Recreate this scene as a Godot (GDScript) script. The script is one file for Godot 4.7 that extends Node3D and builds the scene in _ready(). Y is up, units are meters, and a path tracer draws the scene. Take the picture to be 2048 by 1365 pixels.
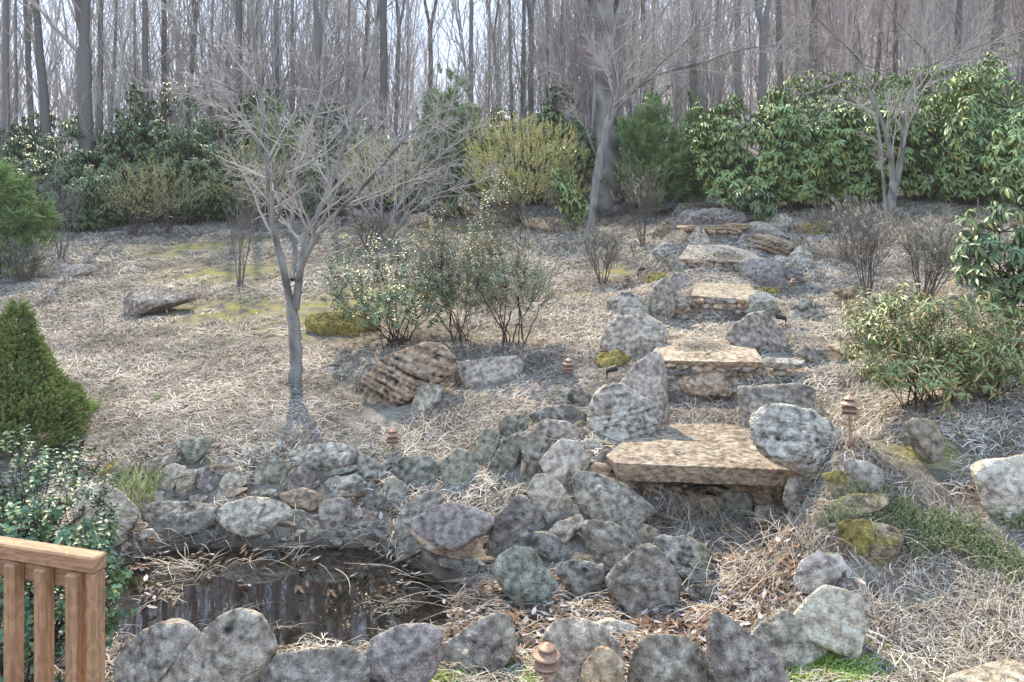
extends Node3D
# A wooded spring hillside above a small garden pond: stone steps climb between boulders. The eye is at (0, EYE, 0) and looks along -z.
const F := 1400.0      # focal length of the photograph, in its own pixels (2048 wide)
const HY := 500.0      # row of the horizon
const EYE := 2.75      # eye above the pond water
var R := RandomNumberGenerator.new()
var N1 := FastNoiseLite.new()
var N2 := FastNoiseLite.new()
var N3 := FastNoiseLite.new()
var taken := {}
var M := {}
var ico := {}

# ---------------------------------------------------------------- names and tags
func numbered(called: String) -> String:
	if not taken.has(called):
		taken[called] = 0
		return called
	taken[called] += 1
	return "%s_%03d" % [called, taken[called]]

func tag(o: Node, label: String, category := "", group := "", kind := "") -> Node:
	if label: o.set_meta("label", label)
	if category: o.set_meta("category", category)
	if group: o.set_meta("group", group)
	if kind: o.set_meta("kind", kind)
	return o

func thing(called: String, label: String, category: String, at := Vector3.ZERO, group := "") -> Node3D:
	var o := Node3D.new()
	o.name = numbered(called)
	add_child(o)
	o.position = at
	tag(o, label, category, group)
	return o

func set_mesh(called: String, mesh: Mesh, mat: Material, parent: Node = null, kind := "") -> MeshInstance3D:
	var o := MeshInstance3D.new()
	o.name = numbered(called) if parent == null else called
	o.mesh = mesh
	o.material_override = mat
	if parent == null: add_child(o)
	else: parent.add_child(o, true)
	if kind: o.set_meta("kind", kind)
	return o

func many(called: String, mesh: Mesh, mat: Material, xf: Array, cols: PackedColorArray, parent: Node = null) -> MultiMeshInstance3D:
	var mm := MultiMesh.new()
	mm.transform_format = MultiMesh.TRANSFORM_3D
	mm.use_colors = true
	mm.mesh = mesh
	mm.instance_count = xf.size()
	for i in xf.size():
		mm.set_instance_transform(i, xf[i])
		mm.set_instance_color(i, cols[i])
	var o := MultiMeshInstance3D.new()
	o.name = numbered(called) if parent == null else called
	o.multimesh = mm
	o.material_override = mat
	if parent == null: add_child(o)
	else: parent.add_child(o, true)
	o.set_meta("kind", "stuff")
	return o

# ---------------------------------------------------------------- mesh collector
class MB:
	var v := PackedVector3Array()
	var n := PackedVector3Array()
	var c := PackedColorArray()
	var ix := PackedInt32Array()
	func quad(a: Vector3, b: Vector3, d: Vector3, e: Vector3, nn: Vector3, col: Color) -> void:
		var k := v.size()
		v.append_array([a, b, d, e])
		n.append_array([nn, nn, nn, nn])
		c.append_array([col, col, col, col])
		ix.append_array([k, k + 2, k + 1, k, k + 3, k + 2])
	func tube(p: PackedVector3Array, r: PackedFloat32Array, sides: int, col: Color, col2: Color) -> void:
		var m := p.size()
		var k0 := v.size()
		var side := Vector3.RIGHT
		for i in m:
			var t: Vector3 = (p[mini(i + 1, m - 1)] - p[maxi(i - 1, 0)]).normalized()
			if i == 0:
				side = t.cross(Vector3(0.31, 0.2, 0.93)).normalized()
			side = (side - t * side.dot(t)).normalized()
			var up := t.cross(side)
			var cc := col.lerp(col2, float(i) / (m - 1))
			for s in sides:
				var a := TAU * s / sides
				var d := side * cos(a) + up * sin(a)
				v.append(p[i] + d * r[i])
				n.append(d)
				c.append(cc)
		for i in m - 1:
			for s in sides:
				var a := k0 + i * sides + s
				var b := k0 + i * sides + (s + 1) % sides
				ix.append_array([a, a + sides, b, b, a + sides, b + sides])
	func blade(p: PackedVector3Array, w: float, side: Vector3, col: Color, col2: Color) -> void:
		# a ribbon along p, widest below its middle, pointed at its end
		var m := p.size()
		var k0 := v.size()
		for i in m:
			var f := float(i) / (m - 1)
			var t: Vector3 = (p[mini(i + 1, m - 1)] - p[maxi(i - 1, 0)])
			var nn := side.cross(t).normalized()
			if nn.y < 0: nn = -nn
			var ww := w * (1.0 - 0.85 * f * f)
			var cc := col.lerp(col2, f)
			v.append(p[i] - side * ww * 0.5)
			v.append(p[i] + side * ww * 0.5)
			n.append(nn); n.append(nn)
			c.append(cc); c.append(cc)
		for i in m - 1:
			var a := k0 + i * 2
			if side.cross(p[i + 1] - p[i]).y < 0:
				ix.append_array([a, a + 1, a + 2, a + 1, a + 3, a + 2])
			else:
				ix.append_array([a, a + 2, a + 1, a + 1, a + 2, a + 3])
	func leaf(o: Vector3, along: Vector3, up: Vector3, l: float, w: float, droop: float, fold: float, col: Color, rib: Color) -> void:
		# an elliptic leaf folded along its midrib: two halves of four faces
		var side := along.cross(up).normalized()
		var k0 := v.size()
		var ws: Array[float] = [0.15, 0.85, 0.9, 0.06]
		for i in 4:
			var f := i / 3.0
			var mid := o + along * l * f * (1.0 - 0.2 * droop * f) - up * l * droop * f * f
			var ww := w * 0.5 * ws[i]
			for s in [-1, 0, 1]:
				v.append(mid + side * ww * s + up * (absf(s) * fold * ww))
				var nn: Vector3 = (up + along * droop * f * 1.4 - side * s * fold * 0.8).normalized()
				n.append(nn)
				c.append(rib if s == 0 else col)
		for i in 3:
			for s in 2:
				var a := k0 + i * 3 + s
				ix.append_array([a, a + 3, a + 1, a + 1, a + 3, a + 4])
	func done() -> ArrayMesh:
		var arr := []
		arr.resize(Mesh.ARRAY_MAX)
		arr[Mesh.ARRAY_VERTEX] = v
		arr[Mesh.ARRAY_NORMAL] = n
		arr[Mesh.ARRAY_COLOR] = c
		arr[Mesh.ARRAY_INDEX] = ix
		var m := ArrayMesh.new()
		m.add_surface_from_arrays(Mesh.PRIMITIVE_TRIANGLES, arr)
		return m

# ---------------------------------------------------------------- the photograph's geometry: column, row and distance in front of the eye -> a point
func P(px: float, py: float, d: float) -> Vector3:
	return Vector3((px - 1024.0) * d / F, EYE - (py - HY) * d / F, -d)

func X(px: float, d: float) -> float:
	return (px - 1024.0) * d / F

# ---------------------------------------------------------------- terrain
var cu := PackedFloat64Array()
var cv := PackedFloat64Array()
var cw := PackedFloat64Array()
var xs := PackedFloat32Array()
var ds := PackedFloat32Array()
var hs := PackedFloat32Array()
var pond := PackedVector2Array()
var cuts := [[1.72, 2.72, 7.45, 8.33, 0.86, 0.95], [1.05, 2.5, 5.75, 6.52, 0.20, 0.27], [2.55, 3.9, 10.3, 11.33, 1.50, 1.58], [3.45, 4.75, 13.0, 14.03, 2.22, 2.28], [4.55, 5.55, 16.0, 16.83, 2.82, 2.90]]

func ker(r2: float) -> float:
	return 0.0 if r2 < 1e-12 else r2 * log(r2)

func tps_fit(spots: String) -> void:
	var y := PackedFloat64Array()
	for s in spots.split(";", false):
		var q := s.strip_edges().split_floats(" ", false)
		if q.size() < 3: continue
		cu.append((q[0] - 1024.0) / 1000.0)
		cv.append(log(q[1] + 1.0) * 1.2)
		y.append(q[2])
	var n := cu.size()
	var m := n + 3
	var A := []
	for i in m:
		var row := PackedFloat64Array()
		row.resize(m + 1)
		A.append(row)
	for i in n:
		for j in n:
			A[i][j] = ker((cu[i] - cu[j]) ** 2 + (cv[i] - cv[j]) ** 2)
		A[i][i] += 0.002
		A[i][n] = 1.0; A[i][n + 1] = cu[i]; A[i][n + 2] = cv[i]
		A[n][i] = 1.0; A[n + 1][i] = cu[i]; A[n + 2][i] = cv[i]
		A[i][m] = y[i]
	for k in m:
		var best := k
		for i in range(k + 1, m):
			if absf(A[i][k]) > absf(A[best][k]): best = i
		var sw = A[k]; A[k] = A[best]; A[best] = sw
		var rk: PackedFloat64Array = A[k]
		for i in range(k + 1, m):
			var ri: PackedFloat64Array = A[i]
			var f := ri[k] / rk[k]
			if f == 0.0: continue
			for j in range(k, m + 1):
				ri[j] -= f * rk[j]
			A[i] = ri
	cw.resize(m)
	for k in range(m - 1, -1, -1):
		var s: float = A[k][m]
		for j in range(k + 1, m): s -= A[k][j] * cw[j]
		cw[k] = s / A[k][k]

func tps(x: float, d: float) -> float:
	var u := clampf(x / d * F / 1000.0, -2.2, 2.2)
	var v := log(d + 1.0) * 1.2
	var n := cu.size()
	var s := cw[n] + cw[n + 1] * u + cw[n + 2] * v
	for i in n:
		var a := cu[i] - u
		var b := cv[i] - v
		var r2 := a * a + b * b
		if r2 > 1e-12: s += cw[i] * r2 * log(r2)
	return s

func seg_dist(p: Vector2, poly: PackedVector2Array) -> float:
	var best := 1e9
	for i in poly.size():
		best = minf(best, p.distance_to(Geometry2D.get_closest_point_to_segment(p, poly[i], poly[(i + 1) % poly.size()])))
	return best

func make_terrain() -> void:
	var x := 0.0
	var right := PackedFloat32Array()
	var st := 0.075
	while x < 90.0:
		if x > 7.5: st *= 1.06
		x += st
		right.append(x)
	for i in range(right.size() - 1, -1, -1): xs.append(-right[i])
	xs.append(0.0)
	xs.append_array(right)
	var d := 0.6
	while d < 130.0:
		ds.append(d)
		d += 0.3 if d < 3.4 else 0.07 if d < 12.0 else 0.14 if d < 20.0 else 0.02 * d - 0.26
	var nx := xs.size()
	var nd := ds.size()
	hs.resize(nx * nd)
	var step := 3
	# the smooth land on every third grid point, the rest between them
	var ci := []
	for i in range(0, nx, step): ci.append(i)
	if ci[-1] != nx - 1: ci.append(nx - 1)
	var cj := []
	for j in range(0, nd, step): cj.append(j)
	if cj[-1] != nd - 1: cj.append(nd - 1)
	var coarse := []
	for i in ci:
		var col := PackedFloat32Array()
		for j in cj: col.append(tps(xs[i], ds[j]))
		coarse.append(col)
	var lo := Vector2(1e9, 1e9)
	var hi := Vector2(-1e9, -1e9)
	for p in pond:
		lo = lo.min(p); hi = hi.max(p)
	for i in nx:
		var a := mini(i / step, ci.size() - 2)
		var fa: float = float(i - ci[a]) / (ci[a + 1] - ci[a])
		for j in nd:
			var b := mini(j / step, cj.size() - 2)
			var fb: float = float(j - cj[b]) / (cj[b + 1] - cj[b])
			var h := lerpf(lerpf(coarse[a][b], coarse[a][b + 1], fb), lerpf(coarse[a + 1][b], coarse[a + 1][b + 1], fb), fa)
			var q := Vector2(xs[i], ds[j])
			h += N1.get_noise_2d(q.x * 14.0, q.y * 14.0) * 0.05 + N2.get_noise_2d(q.x * 70.0, q.y * 70.0) * 0.018
			if ds[j] > 26.0: h += N1.get_noise_2d(q.x * 2.0, q.y * 2.0) * 0.5
			if q.x > lo.x and q.x < hi.x and q.y > lo.y and q.y < hi.y and Geometry2D.is_point_in_polygon(q, pond):
				var s := seg_dist(q, pond)
				h = lerpf(h, -0.32, smoothstep(-0.05, 0.32, s))
			for k in cuts:   # level ground dug out in front of the risers
				if q.x > k[0] and q.x < k[1] and q.y > k[2] and q.y < k[3]:
					h = minf(h, lerpf(k[4], k[5], (q.y - k[2]) / (k[3] - k[2])) + N2.get_noise_2d(q.x * 90.0, q.y * 90.0) * 0.02)
			hs[i * nd + j] = h

func H(x: float, d: float) -> float:
	var i := clampi(xs.bsearch(x) - 1, 0, xs.size() - 2)
	var j := clampi(ds.bsearch(d) - 1, 0, ds.size() - 2)
	var fx := clampf((x - xs[i]) / (xs[i + 1] - xs[i]), 0, 1)
	var fd := clampf((d - ds[j]) / (ds[j + 1] - ds[j]), 0, 1)
	var nd := ds.size()
	return lerpf(lerpf(hs[i * nd + j], hs[i * nd + j + 1], fd), lerpf(hs[(i + 1) * nd + j], hs[(i + 1) * nd + j + 1], fd), fx)

func HN(x: float, d: float) -> Vector3:
	var e := 0.12
	return Vector3(H(x - e, d) - H(x + e, d), 2 * e, H(x, d + e) - H(x, d - e)).normalized()

func G(px: float, py: float, from := 3.4) -> float:   # how far away the ground is in that direction
	var d := from
	while d < 110.0:
		if EYE - (py - HY) * d / F < H(X(px, d), d): return d
		d += 0.006 * d
	return 110.0

func on_ground(px: float, py: float) -> Vector3:
	var d := G(px, py)
	return Vector3(X(px, d), H(X(px, d), d), -d)

func blob(px: float, py: float, cx: float, cy: float, rx: float, ry: float) -> float:
	return clampf(1.25 - Vector2((px - cx) / rx, (py - cy) / ry).length(), 0.0, 1.0)

func moss_at(x: float, d: float) -> float:
	# where moss grows on the slope, as patches in plan (metres)
	var m := 0.0
	for s in [[-3.1, 12.2, 2.2, 1.8], [-4.6, 12.6, 1.8, 1.4], [-2.2, 13.4, 1.6, 1.2], [-6.3, 15.5, 2.0, 1.6], [-3.6, 20.5, 3.0, 2.2], [-1.6, 21.0, 3.0, 2.0], [-8.2, 18.5, 2.5, 2.0], [1.3, 13.5, 0.5, 0.6], [2.3, 15.2, 0.6, 0.8], [3.6, 6.0, 0.5, 0.35]]:
		m = maxf(m, clampf(1.2 - Vector2((x - s[0]) / s[2], (d - s[1]) / s[3]).length(), 0, 1))
	return m

func terrain_mesh() -> ArrayMesh:
	var nx := xs.size()
	var nd := ds.size()
	var b := MB.new()
	b.v.resize(nx * nd); b.n.resize(nx * nd); b.c.resize(nx * nd)
	var dark := Color(0.085, 0.07, 0.06)
	var soil := Color(0.22, 0.19, 0.16)
	var straw := Color(0.43, 0.395, 0.335)
	var moss := Color(0.36, 0.32, 0.11)
	var clay := Color(0.24, 0.13, 0.075)
	for i in nx:
		var i0 := maxi(i - 1, 0)
		var i1 := mini(i + 1, nx - 1)
		for j in nd:
			var j0 := maxi(j - 1, 0)
			var j1 := mini(j + 1, nd - 1)
			var k := i * nd + j
			var h := hs[k]
			b.v[k] = Vector3(xs[i], h, -ds[j])
			var gx := (hs[i1 * nd + j] - hs[i0 * nd + j]) / (xs[i1] - xs[i0])
			var gd := (hs[i * nd + j1] - hs[i * nd + j0]) / (ds[j1] - ds[j0])
			b.n[k] = Vector3(-gx, 1.0, gd).normalized()
			var x := xs[i]
			var d := ds[j]
			var n := N2.get_noise_2d(x * 45.0 + 300.0, d * 45.0)
			var w := N1.get_noise_2d(x * 9.0, d * 9.0 + 90.0)
			var col := soil.lerp(straw, clampf(0.45 + n * 1.1 + w * 0.5, 0, 1))
			col = col.lerp(dark, clampf((N2.get_noise_2d(x * 90.0, d * 90.0 + 500.0) - 0.12) * 3.0, 0, 0.75))
			col = col.lerp(moss, moss_at(x, d) * clampf(0.6 + n * 2.2, 0, 1))
			col = col.lerp(clay, clampf(1.3 - Vector2((x + 5.9) / 0.5, (d - 10.6) / 0.4).length(), 0, 1) * 0.8)
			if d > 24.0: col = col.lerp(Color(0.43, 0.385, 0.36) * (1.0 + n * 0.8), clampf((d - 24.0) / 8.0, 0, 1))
			if h < -0.01: col = Color(0.05, 0.032, 0.018) * (1.0 + n * 1.2)
			elif h < 0.09 and d > 5 and d < 8: col = col.lerp(Color(0.10, 0.07, 0.05), 0.7)
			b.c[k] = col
	for i in nx - 1:
		for j in nd - 1:
			var k := i * nd + j
			b.ix.append_array([k, k + 1, k + nd, k + 1, k + nd + 1, k + nd])
	return b.done()

# ---------------------------------------------------------------- rocks
func icosphere(level: int) -> Array:
	if ico.has(level): return ico[level]
	var dirs := PackedVector3Array()
	var tri := PackedInt32Array()
	if level == 0:
		var t := (1.0 + sqrt(5.0)) / 2.0
		for p in [[-1, t, 0], [1, t, 0], [-1, -t, 0], [1, -t, 0], [0, -1, t], [0, 1, t], [0, -1, -t], [0, 1, -t], [t, 0, -1], [t, 0, 1], [-t, 0, -1], [-t, 0, 1]]:
			dirs.append(Vector3(p[0], p[1], p[2]).normalized())
		tri = PackedInt32Array([0, 11, 5, 0, 5, 1, 0, 1, 7, 0, 7, 10, 0, 10, 11, 1, 5, 9, 5, 11, 4, 11, 10, 2, 10, 7, 6, 7, 1, 8, 3, 9, 4, 3, 4, 2, 3, 2, 6, 3, 6, 8, 3, 8, 9, 4, 9, 5, 2, 4, 11, 6, 2, 10, 8, 6, 7, 9, 8, 1])
	else:
		var low := icosphere(level - 1)
		dirs = low[0].duplicate()
		var old: PackedInt32Array = low[1]
		var mid := {}
		for f in range(0, old.size(), 3):
			var q: Array[int] = [0, 0, 0]
			for e in 3:
				var a := old[f + e]
				var b := old[f + (e + 1) % 3]
				var key := mini(a, b) * 1000000 + maxi(a, b)
				if not mid.has(key):
					mid[key] = dirs.size()
					dirs.append((dirs[a] + dirs[b]).normalized())
				q[e] = mid[key]
			tri.append_array([old[f], q[0], q[2], old[f + 1], q[1], q[0], old[f + 2], q[2], q[1], q[0], q[1], q[2]])
	ico[level] = [dirs, tri]
	return ico[level]

# kinds of stone: base colour, lichen colour, lichen share, black share, moss share, roughness, layering
var KIND := {
	"g": [Color(0.37, 0.34, 0.305), Color(0.58, 0.55, 0.49), 0.30, 0.25, 0.0, 0.035, 0.5],
	"l": [Color(0.49, 0.45, 0.395), Color(0.66, 0.625, 0.56), 0.35, 0.12, 0.0, 0.03, 0.6],
	"d": [Color(0.25, 0.232, 0.215), Color(0.47, 0.455, 0.425), 0.42, 0.45, 0.03, 0.05, 0.5],
	"w": [Color(0.37, 0.35, 0.32), Color(0.70, 0.68, 0.63), 0.85, 0.35, 0.08, 0.085, 1.2],
	"t": [Color(0.46, 0.36, 0.27), Color(0.60, 0.53, 0.45), 0.25, 0.10, 0.0, 0.02, 0.5],
	"p": [Color(0.30, 0.27, 0.26), Color(0.48, 0.45, 0.44), 0.30, 0.25, 0.0, 0.03, 0.2],
	"n": [Color(0.285, 0.29, 0.25), Color(0.47, 0.465, 0.40), 0.30, 0.15, 0.0, 0.025, 0.4],
	"s": [Color(0.385, 0.295, 0.21), Color(0.53, 0.48, 0.43), 0.30, 0.20, 0.0, 0.045, 2.2],
	"m": [Color(0.33, 0.285, 0.23), Color(0.47, 0.44, 0.38), 0.30, 0.15, 0.95, 0.04, 0.5],
	"y": [Color(0.42, 0.35, 0.13), Color(0.50, 0.43, 0.18), 0.40, 0.0, 1.6, 0.05, 0.0],
	"f": [Color(0.55, 0.465, 0.38), Color(0.64, 0.585, 0.52), 0.22, 0.02, 0.0, 0.014, 0.35],
	"r": [Color(0.31, 0.28, 0.24), Color(0.46, 0.42, 0.36), 0.25, 0.10, 0.0, 0.01, 0.15],
}

func rock_mesh(planes: PackedFloat32Array, ext: Vector3, level: int, sd: int, kind: String, sharp := 14.0, grain := Vector3(0.25, 1, 0.1)) -> ArrayMesh:
	var K: Array = KIND[kind]
	var base := icosphere(level)
	var dirs: PackedVector3Array = base[0]
	var tri: PackedInt32Array = base[1]
	var nv := dirs.size()
	var b := MB.new()
	b.v.resize(nv); b.n.resize(nv); b.c.resize(nv)
	var np := planes.size() / 4
	var pn := PackedVector3Array()
	for k in np:
		pn.append(Vector3(planes[k * 4], planes[k * 4 + 1], planes[k * 4 + 2]) / planes[k * 4 + 3])
	var size := (ext.x + ext.y + ext.z) / 3.0
	var small := minf(ext.x, minf(ext.y, ext.z))
	var off := Vector3(sd * 7.13, sd * 3.7, sd * 1.9)
	var rough: float = K[5]
	var layer: float = K[6]
	grain = grain.normalized()
	var bend := N1
	for i in nv:
		var d := dirs[i]
		var s := 0.0
		for k in np:
			var q := d.dot(pn[k])
			if q > 0.0: s += pow(q, sharp)
		var p := d * pow(s, -1.0 / sharp) * ext
		var w := p / size * 10.0 + off
		var a := N1.get_noise_3dv(w * 1.3) * 1.3 + N1.get_noise_3dv(w * 3.4) * 0.8 + absf(N2.get_noise_3dv(w * 6.0)) * 0.7 - 0.15
		var g := p.dot(grain)
		var ly := N3.get_noise_2d((g / size * 16.0 + bend.get_noise_3dv(w) * 1.5) * 14.0, sd * 11.0)
		p += d * (rough * a * 1.6 + (-absf(ly) * minf(layer, 0.9) * 0.032) + N2.get_noise_3dv(w * 15.0) * 0.02) * (small * 0.6 + size * 0.4)
		var gp := p.dot(grain)
		var ck := absf(N1.get_noise_3dv((p + off + grain * gp * 3.0) * 42.0 + Vector3(0, 0, 33)))
		p -= d * clampf(1.0 - ck / 0.035, 0, 1) * minf(rough, 0.06) * 0.35 * size
		b.v[i] = p
	for f in range(0, tri.size(), 3):
		var i0 := tri[f]
		var i1 := tri[f + 1]
		var i2 := tri[f + 2]
		var nn := (b.v[i1] - b.v[i0]).cross(b.v[i2] - b.v[i0])
		b.n[i0] += nn; b.n[i1] += nn; b.n[i2] += nn
	var flip := 0.0
	for i in range(0, nv, 7): flip += b.n[i].dot(dirs[i])
	for f in range(0, tri.size(), 3):
		if flip > 0: b.ix.append_array([tri[f], tri[f + 2], tri[f + 1]])
		else: b.ix.append_array([tri[f], tri[f + 1], tri[f + 2]])
	var c0: Color = K[0]
	var cl: Color = K[1]
	var black := Color(0.045, 0.042, 0.04)
	var vary := 0.78 + 0.44 * fposmod(sd * 0.6180339, 1.0)
	c0 = Color(c0.r * vary * (0.98 + 0.08 * fposmod(sd * 0.317, 1.0)), c0.g * vary, c0.b * vary * (0.95 + 0.1 * fposmod(sd * 0.733, 1.0)))
	var moss: float = K[4]
	for i in nv:
		var nn := b.n[i].normalized() * (1.0 if flip > 0 else -1.0)
		b.n[i] = nn
		var p := b.v[i] + off
		var g := b.v[i].dot(grain)
		var st := N3.get_noise_2d(g * 260.0 + N1.get_noise_3dv(p * 18.0) * 9.0, sd * 5.0) * layer
		var fine := N2.get_noise_3dv(p * 260.0)
		var midn := N1.get_noise_3dv(p * 36.0)
		var mot := N2.get_noise_3dv(p * 75.0)
		var col := c0 * (1.0 + 0.7 * st + 1.0 * fine + 0.3 * mot + 0.25 * midn)
		var cr := absf(N1.get_noise_3dv((p + grain * b.v[i].dot(grain) * 3.0) * 42.0 + Vector3(0, 0, 33)))
		col *= 1.0 - 0.6 * clampf(1.0 - cr / 0.03, 0, 1) * clampf(midn * 2.0 + 0.6, 0, 1)
		var li := N2.get_noise_3dv(p * 80.0 + Vector3(50, 0, 0)) + 0.5 * fine + 0.22 * nn.y
		col = col.lerp(cl * (1.0 + 0.6 * fine), clampf((li - 0.34 + K[2] * 0.42) * 2.2, 0, 1) * 0.6)
		var bl := N1.get_noise_3dv(p * 52.0 + Vector3(0, 90, 0)) + 0.55 * mot + 0.3 * fine - 0.15 * nn.y
		col = col.lerp(black, clampf((bl - 0.55 + K[3] * 0.5) * 3.2, 0, 1) * minf(0.30, K[3] * 1.1))
		if moss > 0:
			var mo := N1.get_noise_3dv(p * 26.0 + Vector3(0, 0, 70)) * 1.2 + nn.y * 0.75 + mot * 0.5
			col = col.lerp(Color(0.25, 0.21, 0.075) * (1.0 + fine * 1.1 + mot * 0.5), clampf((mo - 1.05 + moss * 0.85) * 2.4, 0, 1))
		b.c[i] = Color(clampf(col.r * 1.22, 0.012, 0.9), clampf(col.g * 1.18, 0.012, 0.88), clampf(col.b * 1.11, 0.012, 0.85))
	return b.done()

func outline_planes(hull: PackedVector2Array, flat: float, top := 52.0, depth_cap := 0.8) -> PackedFloat32Array:
	# each edge of the outline becomes two faces that meet in it, one leaning back on the near side, one on the far side; caps close the front and the back
	var pl := PackedFloat32Array()
	for i in hull.size():
		var a := hull[i]
		var b := hull[(i + 1) % hull.size()]
		var e := b - a
		if e.length() < 0.02: continue
		var nn := Vector2(e.y, -e.x).normalized()
		if nn.dot(a) < 0: nn = -nn
		var h := maxf(nn.dot(a), 0.06)
		var t := deg_to_rad((top if nn.y > 0.45 else 24.0 if nn.y > -0.4 else 8.0) + R.randf_range(-9, 9))
		var t2 := deg_to_rad(R.randf_range(10, 35))
		pl.append_array([nn.x * cos(t), nn.y * cos(t), sin(t), h * cos(t)])
		pl.append_array([nn.x * cos(t2), nn.y * cos(t2), -sin(t2), h * cos(t2)])
	for k in 2:
		var c := Vector3(R.randf_range(-0.4, 0.4), R.randf_range(-0.15, 0.35), 1).normalized()
		pl.append_array([c.x, c.y, c.z, depth_cap * R.randf_range(0.85, 1.1)])
	pl.append_array([R.randf_range(-0.2, 0.2), R.randf_range(-0.2, 0.2), -1, 0.9])
	for k in 3:
		var c := Vector3(R.randf_range(-1, 1), R.randf_range(-0.5, 1), R.randf_range(0.3, 1)).normalized()
		pl.append_array([c.x, c.y, c.z, R.randf_range(0.86, 1.0) * flat])
	return pl

var rocks := 0
var feet := []
func rock(line: String, parent: Node3D = null) -> void:
	# "name | kind | distance (0: where its foot meets the ground) | outline in the photograph | label | group"
	var q := line.split("|")
	var pts := PackedVector2Array()
	for s in q[3].strip_edges().split(" ", false):
		var xy := s.split_floats(",")
		pts.append(Vector2(xy[0], xy[1]))
	var hull := Geometry2D.convex_hull(pts)
	if hull[0].is_equal_approx(hull[-1]): hull.remove_at(hull.size() - 1)
	var lo := Vector2(1e9, 1e9)
	var hi := Vector2(-1e9, -1e9)
	for p in hull:
		lo = lo.min(p); hi = hi.max(p)
	var w := hi.x - lo.x
	var h := hi.y - lo.y
	var mid := (lo + hi) / 2.0
	var d := float(q[2])
	if d <= 0.0: d = G(mid.x, hi.y - 0.12 * h) + d
	if parent == null:      # its lower end goes into the ground
		for i in hull.size():
			if hull[i].y > mid.y: hull[i].y += (hull[i].y - mid.y) * 0.24
		h *= 1.12
		mid.y = lo.y + h / 2.0
	var ext := Vector3(w, h, 0.75 * sqrt(w * h)) * 0.5 * d / F
	ext.z = minf(ext.z, 0.40)
	var dc := d + ext.z * 0.05
	ext.x *= dc / d * 1.10; ext.y *= dc / d * 1.08
	if parent == null: feet.append(Vector3(X(mid.x, dc), dc, ext.x))
	var local := PackedVector2Array()
	for p in hull:
		local.append(Vector2((p.x - mid.x) / (w / 2.0), -(p.y - mid.y) / (h / 2.0)))
	rocks += 1
	R.seed = 1000 + rocks
	var kind := q[1].strip_edges()
	var round := kind == "r"
	var level := 5 if maxf(w, h) > 105 else 4 if maxf(w, h) > 34 else 3
	var mesh := rock_mesh(outline_planes(local, 1.25, 48.0), ext, level, rocks, kind, 9.0 if round else R.randf_range(20, 40), Vector3(0.33, 1, 0.15) if kind == "s" else Vector3(R.randf_range(-0.5, 0.5), 1, R.randf_range(-0.4, 0.4)))
	var at := P(mid.x, mid.y, dc)
	var o := set_mesh(q[0].strip_edges(), mesh, M.rock, parent)
	o.position = at - (parent.position if parent else Vector3.ZERO)
	if parent == null:
		tag(o, q[4].strip_edges(), "rock" if q[0].strip_edges() != "moss_cushion" else "moss", q[5].strip_edges() if q.size() > 5 else "")

func slab(called: String, label: String, px: Array, top: float, thick: float, kind: String, tilt := Vector2.ZERO, sd := 1, category := "stone slab") -> MeshInstance3D:
	# a flagstone: its upper outline is given where the photograph shows it, on a plane at the height top (tilt: rise per metre in x and in depth)
	var pts := PackedVector2Array()
	for p in px:
		var d: float = (EYE - top) * F / (p[1] - HY) if p[1] > HY + 1 else 0.0
		if p.size() > 2: d = p[2]
		pts.append(Vector2(X(p[0], d), -d))
	var hull := Geometry2D.convex_hull(pts)
	if hull[0].is_equal_approx(hull[-1]): hull.remove_at(hull.size() - 1)
	var lo := Vector2(1e9, 1e9)
	var hi := Vector2(-1e9, -1e9)
	for p in hull:
		lo = lo.min(p); hi = hi.max(p)
	var mid := (lo + hi) / 2.0
	var ext := Vector3((hi.x - lo.x) / 2.0, thick / 2.0, (hi.y - lo.y) / 2.0)
	var pl := PackedFloat32Array()
	R.seed = 77 + sd
	for i in hull.size():
		var a := (hull[i] - mid) / Vector2(ext.x, ext.z)
		var b := (hull[(i + 1) % hull.size()] - mid) / Vector2(ext.x, ext.z)
		var e := b - a
		if e.length() < 0.01: continue
		var nn := Vector2(e.y, -e.x).normalized()
		if nn.dot(a) < 0: nn = -nn
		var t := R.randf_range(-0.14, 0.04)
		var v := Vector3(nn.x, t, nn.y).normalized()
		pl.append_array([v.x, v.y, v.z, maxf(nn.dot(a), 0.05) * Vector2(v.x, v.z).length() + absf(t) * 0.6])
	pl.append_array([0, 1, 0, 1, R.randf_range(-0.1, 0.1), -1, R.randf_range(-0.1, 0.1), 1])
	var mesh := rock_mesh(pl, ext, 6 if ext.x > 0.6 else 5, 300 + sd, kind, 40.0, Vector3(0.03, 1, 0.02))
	var o := set_mesh(called, mesh, M.rock)
	o.position = Vector3(mid.x, top - thick / 2.0, mid.y)
	o.rotation = Vector3(tilt.y, 0, tilt.x)
	tag(o, label, category)
	return o

# ---------------------------------------------------------------- plants: leaf sprays
func vary(c: Color, a := 0.18) -> Color:
	var f := 1.0 + R.randf_range(-a, a)
	return Color(c.r * f * R.randf_range(0.93, 1.07), c.g * f, c.b * f * R.randf_range(0.9, 1.1))

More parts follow.
